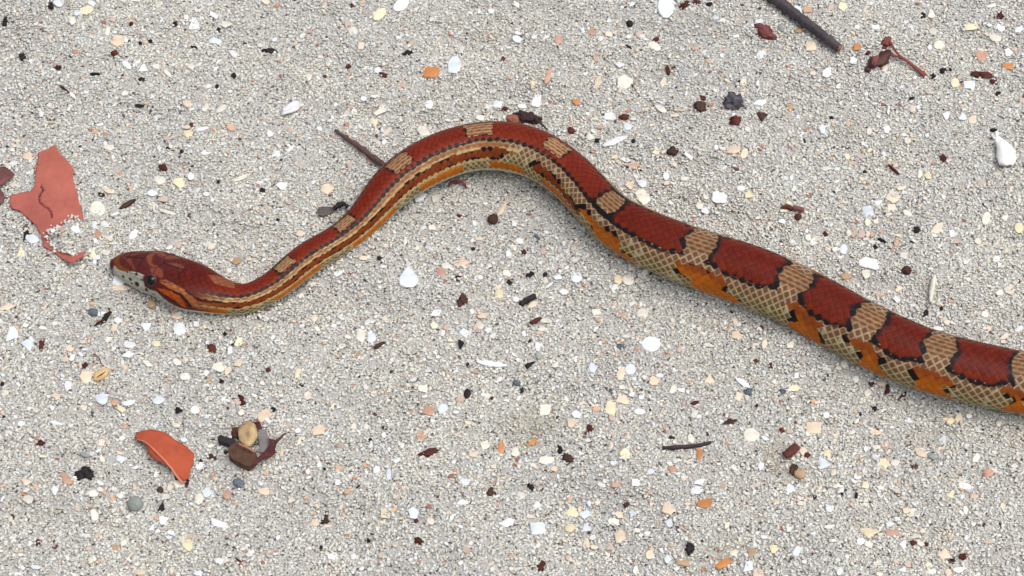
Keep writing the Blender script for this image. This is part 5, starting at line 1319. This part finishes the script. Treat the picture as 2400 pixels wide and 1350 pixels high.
chipcol = material('shell_mixed', (.8, .8, .8), .45, .07, 700, .1, .4, 0, attr='Col')
o = mesh_obj('tiny_shell_chips', np.concatenate(vv), ff, chipcol, None, (0, 0, 0), False, np.concatenate(cc))
tag(o, 'sprinkling of tiny shell chips between the larger ones', 'shell', None, 'stuff')
for k, (x, y, L, W, a, c, s) in enumerate(darks):
    rr = random.Random(k * 31 + 9)
    if c in SHELL: cw, mat = SHELL[c][0], MATS['shell_' + SHELL[c][0].replace(' ', '_')]
    else: cw, mat = DARK[c][0], MATS['debris_' + DARK[c][0].replace(' ', '_')]
    sm = True
    if s == 'b':
        cn, V, F = lump_mesh(x, y, L, W, a, rr, .10, .7, True, 1.5)
        nm, kind = ('pebble', 'pebble') if c in 'GD' or c in SHELL else ('seed', 'seed')
        w = 'rounded %s' % kind
    elif s in 'ptqs' or s == 'o':
        cn, V, F = chip_mesh(x, y, L, W, a, s, rr, thick=.0011, lift=.0012); sm = False
        nm, kind = ('stone_flake', 'stone') if c in 'GD' else ('plant_scrap', 'debris')
        w = '%s %s' % (SHN[s], 'stone flake' if c in 'GD' else 'plant scrap')
    else:
        big_ = L * W > 150
        cn, V, F = lump_mesh(x, y, L, W, a, rr, .55, .55, big_, 3.0)
        nm, kind = 'plant_crumb', 'debris'
        w = 'ragged plant crumb'
    base = np.array([cn[0], cn[1], V[:, 2].min()])
    o = mesh_obj(nm, V, F, mat, None, base, sm)
    lb = special(x, y)
    if lb: tag(o, lb, kind)
    else:
        lb = '%s %s %s %s' % (size_word(L, W), cw, w, where(x, y))
        tag(o, lb, kind, '%s %s %s bits %s' % (size_word(L, W), cw, kind, where(x, y)))
# slit husk
husk = material('husk', lin(214, 178, 126), .55, .18, 500, .3, .35, 0)
hk = lump('seed_husk', 237, 878, 44, 21, 32, husk, None, .06, .8, True, 1.2, 40)
tag(hk, 'oval tan seed husk with a dark slit along it', 'husk')
tube('slit', ground_pts([(226, 885, .0032), (237, 878, .0036), (247, 871, .0032)], .003), [R_(.8), R_(1.7), R_(.8)], MATS['charred'], hk, 6, .05, .5, 5, 41)
o = tube('plant_fibre', ground_pts([(219, 829, .0008), (232, 838, .0014), (238, 852, .0014), (244, 858, .001)], .001), [R_(1)] * 4, MATS['red_fibre'], None, 6, .1, 1, 5, 42)
tag(o, 'fine dark red hair-like fibre by the slit tan husk', 'fibre')

# ------------------------------------------------------------------ shell grit too small to count
gp = []
for k in range(12):
    rr = random.Random(k + 900)
    n = rr.randint(5, 8)
    ang = sorted(rr.uniform(0, 6.283) for _ in range(n))
    ang = [math.tau * (i + rr.uniform(-.3, .3)) / n for i in range(n)]
    V = [(math.cos(t_) * rr.uniform(.7, 1.1), math.sin(t_) * rr.uniform(.5, .85), -.25) for t_ in ang]
    V += [(a, b, .12) for a, b, _ in V] + [(a * .8, b * .8, .25) for a, b, _ in V]
    F = []
    for i in range(n):
        j = (i + 1) % n
        F += [(i, j, j + n), (i, j + n, i + n), (i + n, j + n, j + 2 * n), (i + n, j + 2 * n, i + 2 * n)]
    for i in range(1, n - 1): F.append((2 * n, 2 * n + i, 2 * n + i + 1))
    gp.append((np.array(V), np.array(F), np.ones((len(V), 3)), gmat))
grit = proto_collection('grit_chip', gp)
for c_ in grit.objects:
    c_.data.polygons.foreach_set('use_smooth', [False] * len(c_.data.polygons))
N = 21000
X = RNG.uniform(-.30, .37, N); Y = RNG.uniform(-.19, .265, N)
gcol = [(.20, lin(226, 225, 221)), (.32, lin(212, 209, 201)), (.12, lin(214, 219, 222)), (.12, lin(222, 202, 174)), (.06, lin(204, 162, 126)), (.022, lin(190, 128, 96)), (.035, lin(150, 98, 80)), (.05, lin(92, 52, 46)), (.04, lin(40, 34, 36))]
gw = np.array([a for a, _ in gcol]); gw /= gw.sum(); gcl = np.array([b for _, b in gcol])
ci = RNG.choice(len(gcl), p=gw, size=N)
size = np.exp(RNG.normal(math.log(.00062), .34, N)); size = np.clip(size, .00035, .0016)
size[ci >= 6] *= .75
rot = np.c_[RNG.normal(0, .18, N), RNG.normal(0, .18, N), RNG.uniform(0, 6.283, N)]
scl = np.c_[size * RNG.uniform(.9, 1.4, N), size * RNG.uniform(.8, 1.1, N), np.minimum(size, .0009) * .9]
go_ = scatter('shell_grit', np.c_[X, Y, H(X, Y) + .00028 + RNG.uniform(-.0001, .00018, N)], rot, scl, RNG.integers(0, 12, N), gcl[ci] * RNG.uniform(.9, 1.05, (N, 1)), grit)
tag(go_, 'fine shell grit and tiny dark specks mixed into the sand', 'shell grit', None, 'stuff')
